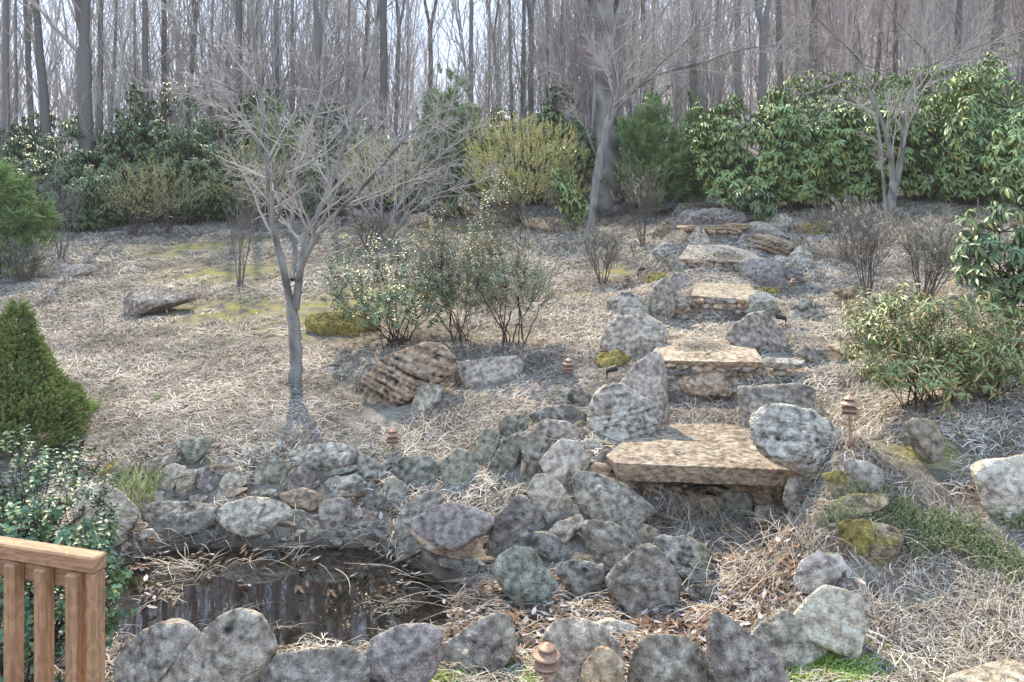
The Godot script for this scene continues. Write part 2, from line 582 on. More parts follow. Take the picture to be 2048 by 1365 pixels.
func spray_whorl(n: int, l: float, w: float, droop: float, c: Color, rib: Color, turned: Color) -> ArrayMesh:
	# leaves in a ring round the end of a shoot, as rhododendrons bear them
	var b := MB.new()
	for i in n:
		var a := TAU * i / n + R.randf_range(-0.3, 0.3)
		var lift := R.randf_range(-0.5, 0.55)
		var al := Vector3(cos(a), lift, sin(a)).normalized()
		var up := (Vector3.UP - al * al.y).normalized()
		var col := vary(turned if R.randf() < 0.1 else c)
		b.leaf(Vector3(0, R.randf_range(-0.03, 0.01), 0), al, up, l * R.randf_range(0.75, 1.15), w * R.randf_range(0.85, 1.15), droop * R.randf_range(0.5, 1.3), 0.35, col, col.lerp(rib, 0.5))
	b.tube(PackedVector3Array([Vector3(0, -0.14, 0), Vector3(0.01, -0.05, 0), Vector3(0, 0.02, 0)]), PackedFloat32Array([0.006, 0.005, 0.003]), 4, Color(0.13, 0.09, 0.06), Color(0.18, 0.17, 0.07))
	return b.done()

func spray_twig(n: int, len: float, l: float, w: float, droop: float, c: Color, turned: Color, arch: float, twig: Color) -> ArrayMesh:
	# leaves in two loose rows along a twig that rises along +y and arches over
	var b := MB.new()
	var p := PackedVector3Array()
	var r := PackedFloat32Array()
	for i in 5:
		var f := i / 4.0
		p.append(Vector3(arch * len * f * f, len * f * (1.0 - 0.35 * absf(arch) * f), R.randf_range(-0.01, 0.01)))
		r.append(lerpf(0.0035, 0.0012, f))
	b.tube(p, r, 3, twig, twig.lerp(c, 0.4))
	for i in n:
		var f := 0.2 + 0.8 * (i + R.randf() * 0.5) / n
		var k := mini(int(f * 4), 3)
		var q := p[k].lerp(p[k + 1], f * 4 - k)
		var t := (p[k + 1] - p[k]).normalized()
		var a := i * 2.4 + R.randf_range(-0.4, 0.4)
		var out := Vector3(cos(a), 0, sin(a))
		var al := (out + t * R.randf_range(0.1, 0.8)).normalized()
		var up := (Vector3.UP - al * al.y + Vector3(R.randf_range(-0.3, 0.3), 0, R.randf_range(-0.3, 0.3)))
		up = (up - al * up.dot(al)).normalized()
		var col := vary(turned if R.randf() < 0.13 else c)
		b.leaf(q, al, up, l * R.randf_range(0.7, 1.2), w * R.randf_range(0.8, 1.2), droop * R.randf_range(0.4, 1.4), 0.3, col, col * 1.25)
	return b.done()

func spray_needles(n: int, len: float, nl: float, w: float, c: Color, c2: Color, spread: float) -> ArrayMesh:
	var b := MB.new()
	b.tube(PackedVector3Array([Vector3.ZERO, Vector3(0, len, 0)]), PackedFloat32Array([0.004, 0.002]), 3, Color(0.14, 0.10, 0.06), c)
	for i in n:
		var f := R.randf()
		var a := R.randf() * TAU
		var al := Vector3(cos(a), spread * R.randf_range(0.5, 1.6), sin(a)).normalized()
		var o := Vector3(0, len * f, 0)
		var side := al.cross(Vector3(R.randf() - 0.5, R.randf() - 0.5, R.randf() - 0.5)).normalized()
		var e := o + al * nl * R.randf_range(0.7, 1.2)
		var col := vary(c.lerp(c2, f * R.randf()), 0.25)
		b.blade(PackedVector3Array([o, o.lerp(e, 0.55) + Vector3(0, nl * 0.04, 0), e]), w, side, col, col * 1.2)
	return b.done()

func spray_flecks(n: int, len: float, size: float, c: Color) -> ArrayMesh:
	# a thin twig set with small opening buds
	var b := MB.new()
	var side := Vector3(R.randf_range(-0.25, 0.25), 0, R.randf_range(-0.25, 0.25)) * len
	b.tube(PackedVector3Array([Vector3.ZERO, Vector3(0, len * 0.5, 0) + side * 0.3, Vector3(0, len, 0) + side]), PackedFloat32Array([0.004, 0.003, 0.0015]), 3, Color(0.15, 0.12, 0.09), Color(0.22, 0.19, 0.10))
	for i in n:
		var f := R.randf()
		var o := Vector3(0, len * f, 0) + side * f * f + Vector3(R.randf_range(-1, 1), R.randf_range(-1, 1), R.randf_range(-1, 1)) * 0.012
		for k in 3:
			var al := Vector3(R.randf_range(-1, 1), R.randf_range(-0.2, 1), R.randf_range(-1, 1)).normalized()
			var s2 := al.cross(Vector3(R.randf() - 0.5, R.randf() - 0.5, R.randf() - 0.5)).normalized()
			var col := vary(c, 0.25)
			b.blade(PackedVector3Array([o, o + al * size * 0.6, o + al * size]), size * 0.7, s2, col, col)
	return b.done()

# ---------------------------------------------------------------- plants: branching
func twist(d: Vector3, angle: float) -> Vector3:
	var s := d.cross(Vector3(R.randf_range(-1, 1), R.randf_range(-1, 1), R.randf_range(-1, 1))).normalized()
	return d.rotated(s, angle) if s.length() > 0.5 else d

# one branch and all that grows from it; spec: [children, length share, angle, upward pull, wander, sides]
func grow(b: MB, p: Vector3, d: Vector3, l: float, r: float, level: int, S: Dictionary, tips: Array) -> void:
	var n: int = S.seg[level]
	var pts := PackedVector3Array([p])
	var rad := PackedFloat32Array([r])
	var dir := d
	var end: float = r * (0.25 if level > 0 else S.get("taper", 0.5))
	var q := p
	var dirs := [d]
	for i in n:
		dir = (dir + Vector3(R.randf_range(-1, 1), R.randf_range(-1, 1), R.randf_range(-1, 1)) * S.wander + Vector3.UP * S.up).normalized()
		q += dir * l / n
		pts.append(q)
		dirs.append(dir)
		rad.append(lerpf(r, end, float(i + 1) / n))
	var c: Color = S.col if level == 0 else S.col2
	b.tube(pts, rad, S.sides[level], c, S.col2 if level < 2 else S.col3)
	if level + 1 >= S.seg.size():
		tips.append([q, dir])
		return
	var m: int = S.kids[level]
	for k in m:
		var f: float = lerpf(S.get("from", 0.3), 1.0, (k + R.randf()) / m)
		var i := mini(int(f * n), n - 1)
		var o := pts[i].lerp(pts[i + 1], f * n - i)
		var cd := twist(dirs[i + 1], deg_to_rad(S.angle * R.randf_range(0.6, 1.3)))
		grow(b, o, cd, l * S.share * R.randf_range(0.6, 1.15) * (1.15 - 0.5 * f), maxf(lerpf(r, end, f) * 0.6, S.thin), level + 1, S, tips)

# a limb along given points (photo column, row, distance), then twigs along it
func limb(b: MB, tb: MB, way: Array, r0: float, r1: float, S: Dictionary, kids: int, kl: float, tips: Array) -> PackedVector3Array:
	var raw := PackedVector3Array()
	for w in way: raw.append(P(w[0], w[1], w[2]))
	var pts := PackedVector3Array()
	for i in raw.size() - 1:
		for k in 4:
			var a := raw[maxi(i - 1, 0)]
			var z := raw[mini(i + 2, raw.size() - 1)]
			pts.append(raw[i].cubic_interpolate(raw[i + 1], a, z, k / 4.0) + Vector3(R.randf_range(-1, 1), R.randf_range(-1, 1), R.randf_range(-1, 1)) * r0 * 0.14)
	pts.append(raw[-1])
	var rad := PackedFloat32Array()
	for i in pts.size():
		rad.append(lerpf(r0, r1, pow(float(i) / (pts.size() - 1), 0.8)) * R.randf_range(0.94, 1.06))
	b.tube(pts, rad, 8 if r0 > 0.03 else 5, S.col, S.col.lerp(S.col2, 0.6))
	for k in kids:
		var f := lerpf(S.get("from", 0.25), 1.0, (k + R.randf()) / kids)
		var i := mini(int(f * (pts.size() - 1)), pts.size() - 2)
		var t := (pts[i + 1] - pts[i]).normalized()
		grow(tb, pts[i], twist(t, deg_to_rad(S.angle * R.randf_range(0.6, 1.3))), kl * R.randf_range(0.5, 1.2) * (1.2 - 0.6 * f), maxf(rad[i] * 0.45, S.thin), 1, S, tips)
	return pts

# ---------------------------------------------------------------- plants: whole shrubs
func crown(n: int, c: Vector3, e: Vector3, shell: float, holes: float, sd: int) -> PackedVector3Array:
	var out := PackedVector3Array()
	var guard := 0
	while out.size() < n and guard < n * 12:
		guard += 1
		var d := Vector3(R.randfn(), R.randfn(), R.randfn()).normalized()
		var rr := lerpf(pow(R.randf(), 0.4), 1.0, shell * R.randf())
		var lump := 1.0 + N1.get_noise_3dv(d * 13.0 + Vector3(sd * 5.0, 0, 0)) * 0.5
		var p := d * rr * lump
		if p.y < -0.92: continue
		if N1.get_noise_3dv((c + p * e) * 14.0 / maxf(e.y, 0.6)) < holes: continue
		out.append(c + p * e)
	return out

func place(o: Vector3, up: Vector3, turn: float, s: float) -> Transform3D:
	var y := up.normalized()
	var x := y.cross(Vector3(0.13, 0.2, 1)).normalized()
	var z := x.cross(y)
	return Transform3D(Basis(x, y, z).rotated(y, turn).scaled(Vector3(s, s, s)), o)

# shrub: stems from the foot to points of the crown, sprays of leaves on the crown
func shrub(called: String, label: String, group: String, foot: Vector3, w: float, h: float, o: Dictionary) -> Node3D:
	R.seed = hash(label) % 100000
	var t := thing(called, label, o.get("category", "shrub"), foot, group)
	var low: float = o.get("low", 0.15)
	var deep: float = o.get("deep", 0.7)
	var e := Vector3(w * 0.5, h * (1.0 - low) * 0.5, w * 0.5 * deep)
	var c := Vector3(o.get("lean", 0.0) * w, h * low + e.y, 0)
	var pts := crown(o.n, c, e, o.get("shell", 0.5), o.get("holes", -0.25), absi(hash(label)) % 97)
	var b := MB.new()
	var stems: int = o.get("stems", 9)
	var col: Color = o.get("stem", Color(0.15, 0.11, 0.085))
	var ends := []
	for k in stems:
		var tgt := pts[R.randi() % pts.size()] * Vector3(1, R.randf_range(0.75, 1.0), 1)
		var f0: Vector3 = Vector3(R.randf_range(-1, 1), -0.05, R.randf_range(-1, 1)) * w * o.get("foot", 0.07)
		f0.y = -0.05
		var m: Vector3 = f0.lerp(tgt, 0.5) + Vector3((f0.x - tgt.x) * 0.12, h * 0.08, (f0.z - tgt.z) * 0.12)
		var q := PackedVector3Array()
		var r := PackedFloat32Array()
		var r0: float = o.get("r", 0.012) * R.randf_range(0.7, 1.3)
		for i in 7:
			var f := i / 6.0
			q.append(f0.lerp(m, f).lerp(m.lerp(tgt, f), f) + Vector3(R.randf_range(-1, 1), 0, R.randf_range(-1, 1)) * h * 0.018)
			r.append(lerpf(r0, r0 * 0.35, f))
		b.tube(q, r, 5, col, col * 1.2)
		ends.append(q)
	var side: int = o.get("twigs", 60)
	for k in mini(side, pts.size()):
		var tgt := pts[k]
		var best: PackedVector3Array = ends[0]
		var bd := 1e9
		var bi := 3
		for q in ends:
			for i in [2, 3, 4, 5]:
				var dd: float = q[i].distance_squared_to(tgt) + (0.4 if q[i].y > tgt.y else 0.0)
				if dd < bd:
					bd = dd; best = q; bi = i
		var a := best[bi]
		var m := a.lerp(tgt, 0.55) + Vector3(0, -0.06 * a.distance_to(tgt), 0)
		b.tube(PackedVector3Array([a, m, tgt]), PackedFloat32Array([o.get("r", 0.012) * 0.45, o.get("r", 0.012) * 0.3, o.get("r", 0.012) * 0.18]), 3, col, col * 1.3)
	set_mesh("stem", b.done(), M.bark, t)
	if o.has("spray"):
		var sprays: Array = o.spray
		var lists := []
		var cols := []
		for s in sprays:
			lists.append([]); cols.append(PackedColorArray())
		var per: int = o.get("per", 1)
		for p in pts:
			var out := (p - c) / e
			for k in per:
				var i := R.randi() % sprays.size()
				var up: Vector3 = Vector3(0, o.get("rise", 1.0), 0) + out * o.get("outward", 0.7) + Vector3(R.randf_range(-1, 1), R.randf_range(-0.5, 0.5), R.randf_range(-1, 1)) * 0.4
				var q: Vector3 = p + Vector3(R.randfn(), R.randfn(), R.randfn()) * o.get("gap", 0.05) * (1.0 if per > 1 else 0.4)
				lists[i].append(place(q, up, R.randf() * TAU, o.get("s", 1.0) * R.randf_range(0.75, 1.2)))
				var g := R.randf_range(0.82, 1.2)
				var yel := R.randf_range(0.9, 1.15)
				cols[i].append(Color(minf(g * yel, 1.4), g, g * (2.0 - yel)))
		for i in sprays.size():
			if lists[i].size(): many("foliage", sprays[i], o.mat, lists[i], cols[i], t)
	return t

func bare_shrub(called: String, label: String, group: String, foot: Vector3, w: float, h: float, stems: int, S: Dictionary, o := {}) -> Node3D:
	R.seed = absi(hash(label)) % 100000
	var t := thing(called, label, "shrub", foot, group)
	var b := MB.new()
	var tips := []
	for k in stems:
		var a := TAU * k / stems + R.randf_range(-0.4, 0.4)
		var lean := R.randf_range(0.1, 1.0) * w / h * 0.55
		var d := Vector3(cos(a) * lean, 1, sin(a) * lean * 0.8).normalized()
		grow(b, Vector3(cos(a), -0.4, sin(a)) * 0.04, d, h * R.randf_range(0.75, 1.05), S.r * R.randf_range(0.7, 1.2), 0, S, tips)
	set_mesh("stem", b.done(), M.bark, t)
	if o.has("spray"):
		var xf := []
		var cols := PackedColorArray()
		for q in tips:
			if R.randf() > o.get("share", 1.0): continue
			xf.append(place(q[0], q[1] + Vector3(0, 0.3, 0), R.randf() * TAU, o.get("s", 1.0) * R.randf_range(0.7, 1.2)))
			var g := R.randf_range(0.8, 1.2)
			cols.append(Color(g, g, g))
		many("foliage", o.spray, o.mat, xf, cols, t)
	return t

func grass_clump(called: String, label: String, group: String, foot: Vector3, n: int, l: float, w: float, c: Color, c2: Color, flop: float, ring := 0.12, category := "grass") -> void:
	# dead or living blades that rise from a ring and arch over
	R.seed = absi(hash(label)) % 100000
	var b := MB.new()
	for i in n:
		var a := R.randf() * TAU
		var out := Vector3(cos(a), 0, sin(a))
		var o := Vector3(R.randf_range(-1, 1), 0, R.randf_range(-1, 1)) * ring
		o.y = H(foot.x + o.x, -(foot.z + o.z)) - foot.y - 0.02
		var ll := l * R.randf_range(0.45, 1.15)
		var k := flop * R.randf_range(0.4, 1.3)
		var p := PackedVector3Array()
		for s in 6:
			var f := s / 5.0
			var q := o + out * ll * f * (0.25 + 0.75 * minf(k, 1.0)) * (0.5 + 0.5 * f) + Vector3.UP * ll * (f * (1.0 - 0.25 * k) - f * f * 0.72 * k)
			q += Vector3(R.randf_range(-1, 1), 0, R.randf_range(-1, 1)) * ll * 0.05 * f
			q.y = maxf(q.y, H(foot.x + q.x, -(foot.z + q.z)) - foot.y + 0.01 + R.randf() * 0.03)
			p.append(q)
		var col := vary(c, 0.25)
		b.blade(p, w * R.randf_range(0.6, 1.3), out.cross(Vector3.UP).rotated(Vector3.UP, R.randf_range(-0.6, 0.6)), col, vary(c2, 0.2))
	var o2 := set_mesh(called, b.done(), M.straw)
	o2.position = foot
	tag(o2, label, category, group)

# ---------------------------------------------------------------- materials
func noise_tex(freq: float, lo: float, hi: float, kind := FastNoiseLite.TYPE_SIMPLEX_SMOOTH, size := 512, sd := 1, oct := 5, gain := 0.6) -> NoiseTexture2D:
	var n := FastNoiseLite.new()
	n.noise_type = kind
	n.frequency = freq
	n.seed = sd
	n.fractal_octaves = oct
	n.fractal_gain = gain
	var t := NoiseTexture2D.new()
	t.width = size; t.height = size
	t.seamless = true
	t.noise = n
	var g := Gradient.new()
	g.offsets = PackedFloat32Array([0.0, 1.0])
	g.colors = PackedColorArray([Color(lo, lo, lo), Color(hi, hi, hi)])
	t.color_ramp = g
	return t

func mat(rough: float, tex: Texture2D = null, scale := 1.0, bump: Texture2D = null, cm := 0.0, spec := 0.5) -> StandardMaterial3D:
	var m := StandardMaterial3D.new()
	m.vertex_color_use_as_albedo = true
	m.roughness = rough
	m.metallic_specular = spec
	if tex:
		m.albedo_texture = tex
		m.uv1_triplanar = true
		m.uv1_scale = Vector3(scale, scale, scale)
	if bump:
		m.heightmap_enabled = true
		m.heightmap_texture = bump
		m.heightmap_scale = cm
		m.uv1_triplanar = true
		m.uv1_scale = Vector3(scale, scale, scale)
	return m

func leaf_mat(rough: float, spec: float, back: Color) -> StandardMaterial3D:
	var m := mat(rough, null, 1.0, null, 0.0, spec)
	m.backlight_enabled = true
	m.backlight = back
	m.cull_mode = BaseMaterial3D.CULL_DISABLED
	return m

func make_materials() -> void:
	var speck := noise_tex(0.06, 0.74, 1.0)
	var rel := noise_tex(0.03, 0.0, 1.0, FastNoiseLite.TYPE_PERLIN, 512, 3, 6, 0.65)
	var stone := noise_tex(0.045, 0, 1, FastNoiseLite.TYPE_SIMPLEX_SMOOTH, 1024, 17, 5, 0.75)
	var sg := Gradient.new()
	sg.offsets = PackedFloat32Array([0.0, 0.28, 0.40, 0.56, 0.68, 1.0])
	sg.colors = PackedColorArray([Color(0.52, 0.51, 0.50), Color(0.68, 0.67, 0.66), Color(0.84, 0.83, 0.82), Color(0.88, 0.87, 0.85), Color(1, 1, 0.98), Color(1, 1, 1)])
	stone.color_ramp = sg
	M.rock = mat(0.92, stone, 1.6, rel, 5.0, 0.3)
	M.ground = mat(0.97, speck, 1.7, rel, 3.0, 0.2)
	M.ground.uv1_world_triplanar = true
	M.bark = mat(0.9, noise_tex(0.05, 0.58, 1.0, FastNoiseLite.TYPE_SIMPLEX_SMOOTH, 512, 29, 4, 0.7), 1.0, rel, 2.5, 0.25)
	M.bark.uv1_scale = Vector3(5.5, 1.3, 5.5)
	M.twig = mat(0.85, null, 1, null, 0, 0.3)
	M.straw = mat(0.75, null, 1, null, 0, 0.4)
	M.straw.cull_mode = BaseMaterial3D.CULL_DISABLED
	M.litter = mat(0.85, null, 1, null, 0, 0.3)
	M.litter.cull_mode = BaseMaterial3D.CULL_DISABLED
	M.gloss = leaf_mat(0.42, 0.45, Color(0.18, 0.18, 0.18))
	M.satin = leaf_mat(0.5, 0.5, Color(0.3, 0.3, 0.3))
	M.soft = leaf_mat(0.75, 0.3, Color(0.7, 0.7, 0.7))
	M.needle = leaf_mat(0.65, 0.35, Color(0.3, 0.3, 0.3))
	var w := StandardMaterial3D.new()
	w.albedo_color = Color(0.12, 0.09, 0.065, 0.75)
	w.transparency = BaseMaterial3D.TRANSPARENCY_ALPHA
	w.roughness = 0.02
	w.metallic_specular = 1.0
	w.clearcoat_enabled = true
	w.clearcoat = 1.0
	w.clearcoat_roughness = 0.02
	w.normal_enabled = true
	var wn := noise_tex(0.01, 0, 1, FastNoiseLite.TYPE_PERLIN, 512, 9, 3, 0.4)
	wn.color_ramp = null
	wn.as_normal_map = true
	wn.bump_strength = 1.2
	w.normal_texture = wn
	w.normal_scale = 0.10
	w.uv1_triplanar = true
	w.uv1_world_triplanar = true
	w.uv1_scale = Vector3(0.7, 0.7, 0.7)
	M.water = w
	var cop := StandardMaterial3D.new()
	cop.albedo_color = Color(0.74, 0.60, 0.51)
	cop.albedo_texture = noise_tex(0.02, 0.62, 1.0, FastNoiseLite.TYPE_SIMPLEX_SMOOTH, 256, 5)
	cop.uv1_triplanar = true
	cop.uv1_scale = Vector3(6, 6, 6)
	cop.metallic = 0.3
	cop.roughness = 0.5
	M.copper = cop
	var blk := StandardMaterial3D.new()
	blk.albedo_color = Color(0.13, 0.12, 0.12)
	blk.roughness = 0.55
	M.black = blk
	# stained cedar: long grain along the texture's x
	var gr := FastNoiseLite.new()
	gr.frequency = 0.012
	gr.seed = 21
	gr.fractal_octaves = 4
	var im := Image.create(512, 256, false, Image.FORMAT_RGB8)
	for y in 256:
		for x in 512:
			var v := gr.get_noise_2d(x * 0.35, y * 9.0) + 0.35 * sin(y * 0.35 + gr.get_noise_2d(x * 0.8, y * 1.2) * 14.0)
			v = clampf(0.5 + 0.5 * v, 0, 1)
			im.set_pixel(x, y, Color(0.52, 0.38, 0.27).lerp(Color(0.74, 0.58, 0.44), v))
	var wood := StandardMaterial3D.new()
	wood.albedo_texture = ImageTexture.create_from_image(im)
	wood.roughness = 0.6
	M.wood = wood

# ---------------------------------------------------------------- small built things
func lathe(prof: Array, sides: int) -> ArrayMesh:
	var st := SurfaceTool.new()
	st.begin(Mesh.PRIMITIVE_TRIANGLES)
	for i in prof.size() - 1:
		for s in sides:
			var a := TAU * s / sides
			var b := TAU * (s + 1) / sides
			var p0 := Vector3(cos(a) * prof[i][0], prof[i][1], sin(a) * prof[i][0])
			var p1 := Vector3(cos(b) * prof[i][0], prof[i][1], sin(b) * prof[i][0])
			var q0 := Vector3(cos(a) * prof[i + 1][0], prof[i + 1][1], sin(a) * prof[i + 1][0])
			var q1 := Vector3(cos(b) * prof[i + 1][0], prof[i + 1][1], sin(b) * prof[i + 1][0])
			st.set_smooth_group(i)
			for p in [p0, p1, q1, p0, q1, q0]: st.add_vertex(p)
	st.generate_normals()
	return st.commit()

var lamp0: Node3D
func path_light(label: String, px: float, row: float, d: float, head: float) -> void:
	# head: row of the lowest louver
	var x := X(px, d)
	var foot := H(x, d)
	var top := EYE - (head - HY) * d / F      # height of the lowest louver
	if lamp0 == null:
		var t := thing("path_light", label, "path light", Vector3.ZERO, "tiered copper path lights")
		set_mesh("cap", lathe([[0.0, 0.172], [0.012, 0.170], [0.048, 0.150], [0.052, 0.143], [0.047, 0.140], [0.0, 0.142]], 28), M.copper, t)
		set_mesh("louver", lathe([[0.03, 0.136], [0.078, 0.108], [0.081, 0.100], [0.077, 0.098], [0.03, 0.122], [0.03, 0.136]], 28), M.copper, t)
		set_mesh("louver", lathe([[0.03, 0.084], [0.074, 0.058], [0.077, 0.050], [0.073, 0.048], [0.03, 0.070], [0.03, 0.084]], 28), M.copper, t)
		set_mesh("louver", lathe([[0.0, 0.042], [0.03, 0.042], [0.062, 0.026], [0.064, 0.018], [0.060, 0.016], [0.0, 0.020]], 28), M.copper, t)
		set_mesh("lens", lathe([[0.0, 0.140], [0.03, 0.140], [0.03, 0.03], [0.0, 0.03]], 16), M.copper, t)
		for k in 3:
			var a := TAU * k / 3.0 + 0.5
			var p := set_mesh("post", lathe([[0.0, 0.130], [0.004, 0.130], [0.004, 0.030], [0.0, 0.030]], 8), M.copper, t)
			p.position = Vector3(cos(a) * 0.055, -0.002, sin(a) * 0.055)
		set_mesh("stake", lathe([[0.0, 0.02], [0.0105, 0.02], [0.0105, -0.62], [0.0, -0.64]], 12), M.copper, t)
		lamp0 = t
	var o := lamp0
	if lamp0.has_meta("used"):
		o = lamp0.duplicate()
		o.name = numbered("path_light")
		add_child(o)
	else:
		lamp0.set_meta("used", "1")
	o.set_meta("label", label)
	o.position = Vector3(x, maxf(top - 0.018, foot + 0.06), -d)
	o.rotation = Vector3(R.randf_range(-0.04, 0.04), R.randf() * 6.0, R.randf_range(-0.04, 0.04))

func spotlight(label: String, px: float, row: float, d: float, turn: float, s: float) -> void:
	var t := thing("garden_spotlight", label, "spotlight", Vector3(X(px, d), EYE - (row - HY) * d / F, -d))
	t.scale = Vector3(s, s, s)
	var h := set_mesh("housing", lathe([[0.0, 0.0], [0.022, 0.002], [0.03, 0.02], [0.032, 0.09], [0.036, 0.11], [0.036, 0.125], [0.031, 0.125], [0.03, 0.10], [0.0, 0.10]], 20), M.black, t)
	h.rotation = Vector3(0, turn, deg_to_rad(-78))
	set_mesh("knuckle", lathe([[0.0, 0.01], [0.012, 0.008], [0.012, -0.05], [0.0, -0.05]], 12), M.black, t)
	set_mesh("stake", lathe([[0.0, -0.05], [0.007, -0.05], [0.007, -0.3], [0.0, -0.32]], 8), M.black, t)

func board(called: String, size: Vector3, at: Vector3, parent: Node3D, grain_axis: int) -> void:
	# a chamfered board; its grain runs along the given axis
	var st := SurfaceTool.new()
	st.begin(Mesh.PRIMITIVE_TRIANGLES)
	var h := size / 2.0
	var c := minf(0.004, minf(h.x, minf(h.y, h.z)) * 0.4)
	var off := Vector2(R.randf(), R.randf())
	# eight corners, three vertices each
	var vs := {}
	for sx in [-1, 1]:
		for sy in [-1, 1]:
			for sz in [-1, 1]:
				var s := Vector3(sx, sy, sz)
				vs[s] = [Vector3(sx * h.x, sy * (h.y - c), sz * (h.z - c)), Vector3(sx * (h.x - c), sy * h.y, sz * (h.z - c)), Vector3(sx * (h.x - c), sy * (h.y - c), sz * h.z)]
	var faces := []
	for ax in 3:
		var a1 := (ax + 1) % 3
		var a2 := (ax + 2) % 3
		for s in [-1, 1]:
			var q := []
			for k in [[-1, -1], [1, -1], [1, 1], [-1, 1]]:
				var v := Vector3.ZERO
				v[ax] = s; v[a1] = k[0]; v[a2] = k[1]
				q.append(vs[v][ax])
			faces.append(q)
		for s1 in [-1, 1]:
			for s2 in [-1, 1]:
				var lo := Vector3.ZERO
				lo[a1] = s1; lo[a2] = s2; lo[ax] = -1
				var hi := lo
				hi[ax] = 1
				faces.append([vs[lo][a1], vs[lo][a2], vs[hi][a2], vs[hi][a1]])
	for k in vs: faces.append([vs[k][0], vs[k][1], vs[k][2]])
	for q in faces:
		var nn: Vector3 = (q[1] - q[0]).cross(q[2] - q[0]).normalized()
		var m := Vector3.ZERO
		for p in q: m += p
		if nn.dot(m) < 0: nn = -nn
		var order := [0, 1, 2] if q.size() == 3 else [0, 1, 2, 0, 2, 3]
		if (q[1] - q[0]).cross(q[2] - q[0]).dot(nn) > 0: order.reverse()
		for i in order:
			var p: Vector3 = q[i]
			st.set_normal(nn)
			var along := p[grain_axis]
			var across := p[(grain_axis + 1) % 3] + p[(grain_axis + 2) % 3] * 0.7
			st.set_uv(Vector2(along * 1.1, across * 4.0) + off)
			st.add_vertex(p)
	var o := set_mesh(called, st.commit(), M.wood, parent)
	o.position = at

func stone_wall(label: String, rows: Array, d: float, kinds: String, called := "dry_stone_riser") -> void:
	# rows: [left column, right column, top row, bottom row, stones]; each stone a part
	var mid: Array = rows[0]
	var t := thing(called, label, "stone wall", Vector3(X((mid[0] + mid[1]) / 2.0, d), EYE - (rows[-1][3] - HY) * d / F, -d))
	for r in rows:
		var n: int = r[4]
		var at: float = r[0]
		R.seed = int(r[0] * 3 + r[2] * 7)
		var cuts := PackedFloat32Array()
		var sum := 0.0
		for i in n:
			cuts.append(R.randf_range(0.6, 1.5)); sum += cuts[-1]
		for i in n:
			var w: float = (r[1] - r[0]) * cuts[i] / sum
			var y0: float = r[2] + R.randf_range(-1.5, 1.5)
			var y1: float = r[3] + R.randf_range(-1.0, 2.0)
			var h := y1 - y0
			var s := "%d,%d %d,%d %d,%d %d,%d %d,%d %d,%d" % [at, y0 + h * R.randf_range(0.4, 0.8), at + w * 0.15, y0 + h * R.randf_range(0, 0.25), at + w * 0.8, y0, at + w, y0 + h * R.randf_range(0.3, 0.6), at + w * 0.85, y1, at + w * 0.2, y1]
			at += w + 0.6
			rock("stone|%s|%f|%s|" % [kinds[R.randi() % kinds.length()], d + R.randf_range(-0.05, 0.05), s], t)

func traced_wall(label: String, d: float, stones: Array) -> void:
	var t := thing("dry_stone_riser", label, "stone wall", P(1400, 800, d))
	for s in stones: rock("stone|%s|%f|%s|" % [s[0], d + (s[2] if s.size() > 2 else 0.0), s[1]], t)

# ---------------------------------------------------------------- trees
var SP := {
	"forest": {"seg": [6, 5, 4, 3], "kids": [0, 6, 5], "sides": [7, 4, 3, 3], "share": 0.5, "angle": 42.0, "up": 0.10, "wander": 0.13, "thin": 0.006, "from": 0.2, "col": Color(0.37, 0.34, 0.31), "col2": Color(0.39, 0.355, 0.33), "col3": Color(0.42, 0.36, 0.34)},
	"garden": {"seg": [6, 5, 4, 3], "kids": [7, 7, 6], "sides": [6, 4, 3, 3], "share": 0.58, "angle": 48.0, "up": 0.05, "wander": 0.16, "thin": 0.0036, "from": 0.2, "col": Color(0.46, 0.43, 0.39), "col2": Color(0.44, 0.40, 0.37), "col3": Color(0.50, 0.46, 0.41)},
	"spread": {"seg": [6, 6, 4, 3], "kids": [7, 7, 5], "sides": [6, 4, 3, 3], "share": 0.55, "angle": 40.0, "up": 0.02, "wander": 0.12, "thin": 0.0042, "from": 0.15, "col": Color(0.48, 0.45, 0.41), "col2": Color(0.46, 0.41, 0.385), "col3": Color(0.48, 0.44, 0.395)},
	"twiggy": {"seg": [5, 4, 3], "kids": [6, 5], "sides": [4, 3, 3], "share": 0.45, "angle": 34.0, "up": 0.10, "wander": 0.16, "thin": 0.005, "from": 0.3, "r": 0.010, "col": Color(0.33, 0.285, 0.255), "col2": Color(0.40, 0.35, 0.32), "col3": Color(0.50, 0.45, 0.42)},
	"azalea": {"seg": [5, 4, 3], "kids": [7, 6], "sides": [4, 3, 3], "share": 0.5, "angle": 36.0, "up": 0.09, "wander": 0.18, "thin": 0.0045, "from": 0.3, "r": 0.012, "col": Color(0.22, 0.18, 0.16), "col2": Color(0.29, 0.25, 0.225), "col3": Color(0.40, 0.35, 0.31)},
	"sapling": {"seg": [8, 5, 3], "kids": [22, 8], "sides": [4, 3, 3], "share": 0.30, "angle": 34.0, "up": 0.14, "wander": 0.09, "thin": 0.0045, "from": 0.12, "col": Color(0.41, 0.38, 0.36), "col2": Color(0.46, 0.43, 0.40), "col3": Color(0.48, 0.445, 0.41)},
}

func bark_lumps(m: ArrayMesh) -> ArrayMesh:
	return m

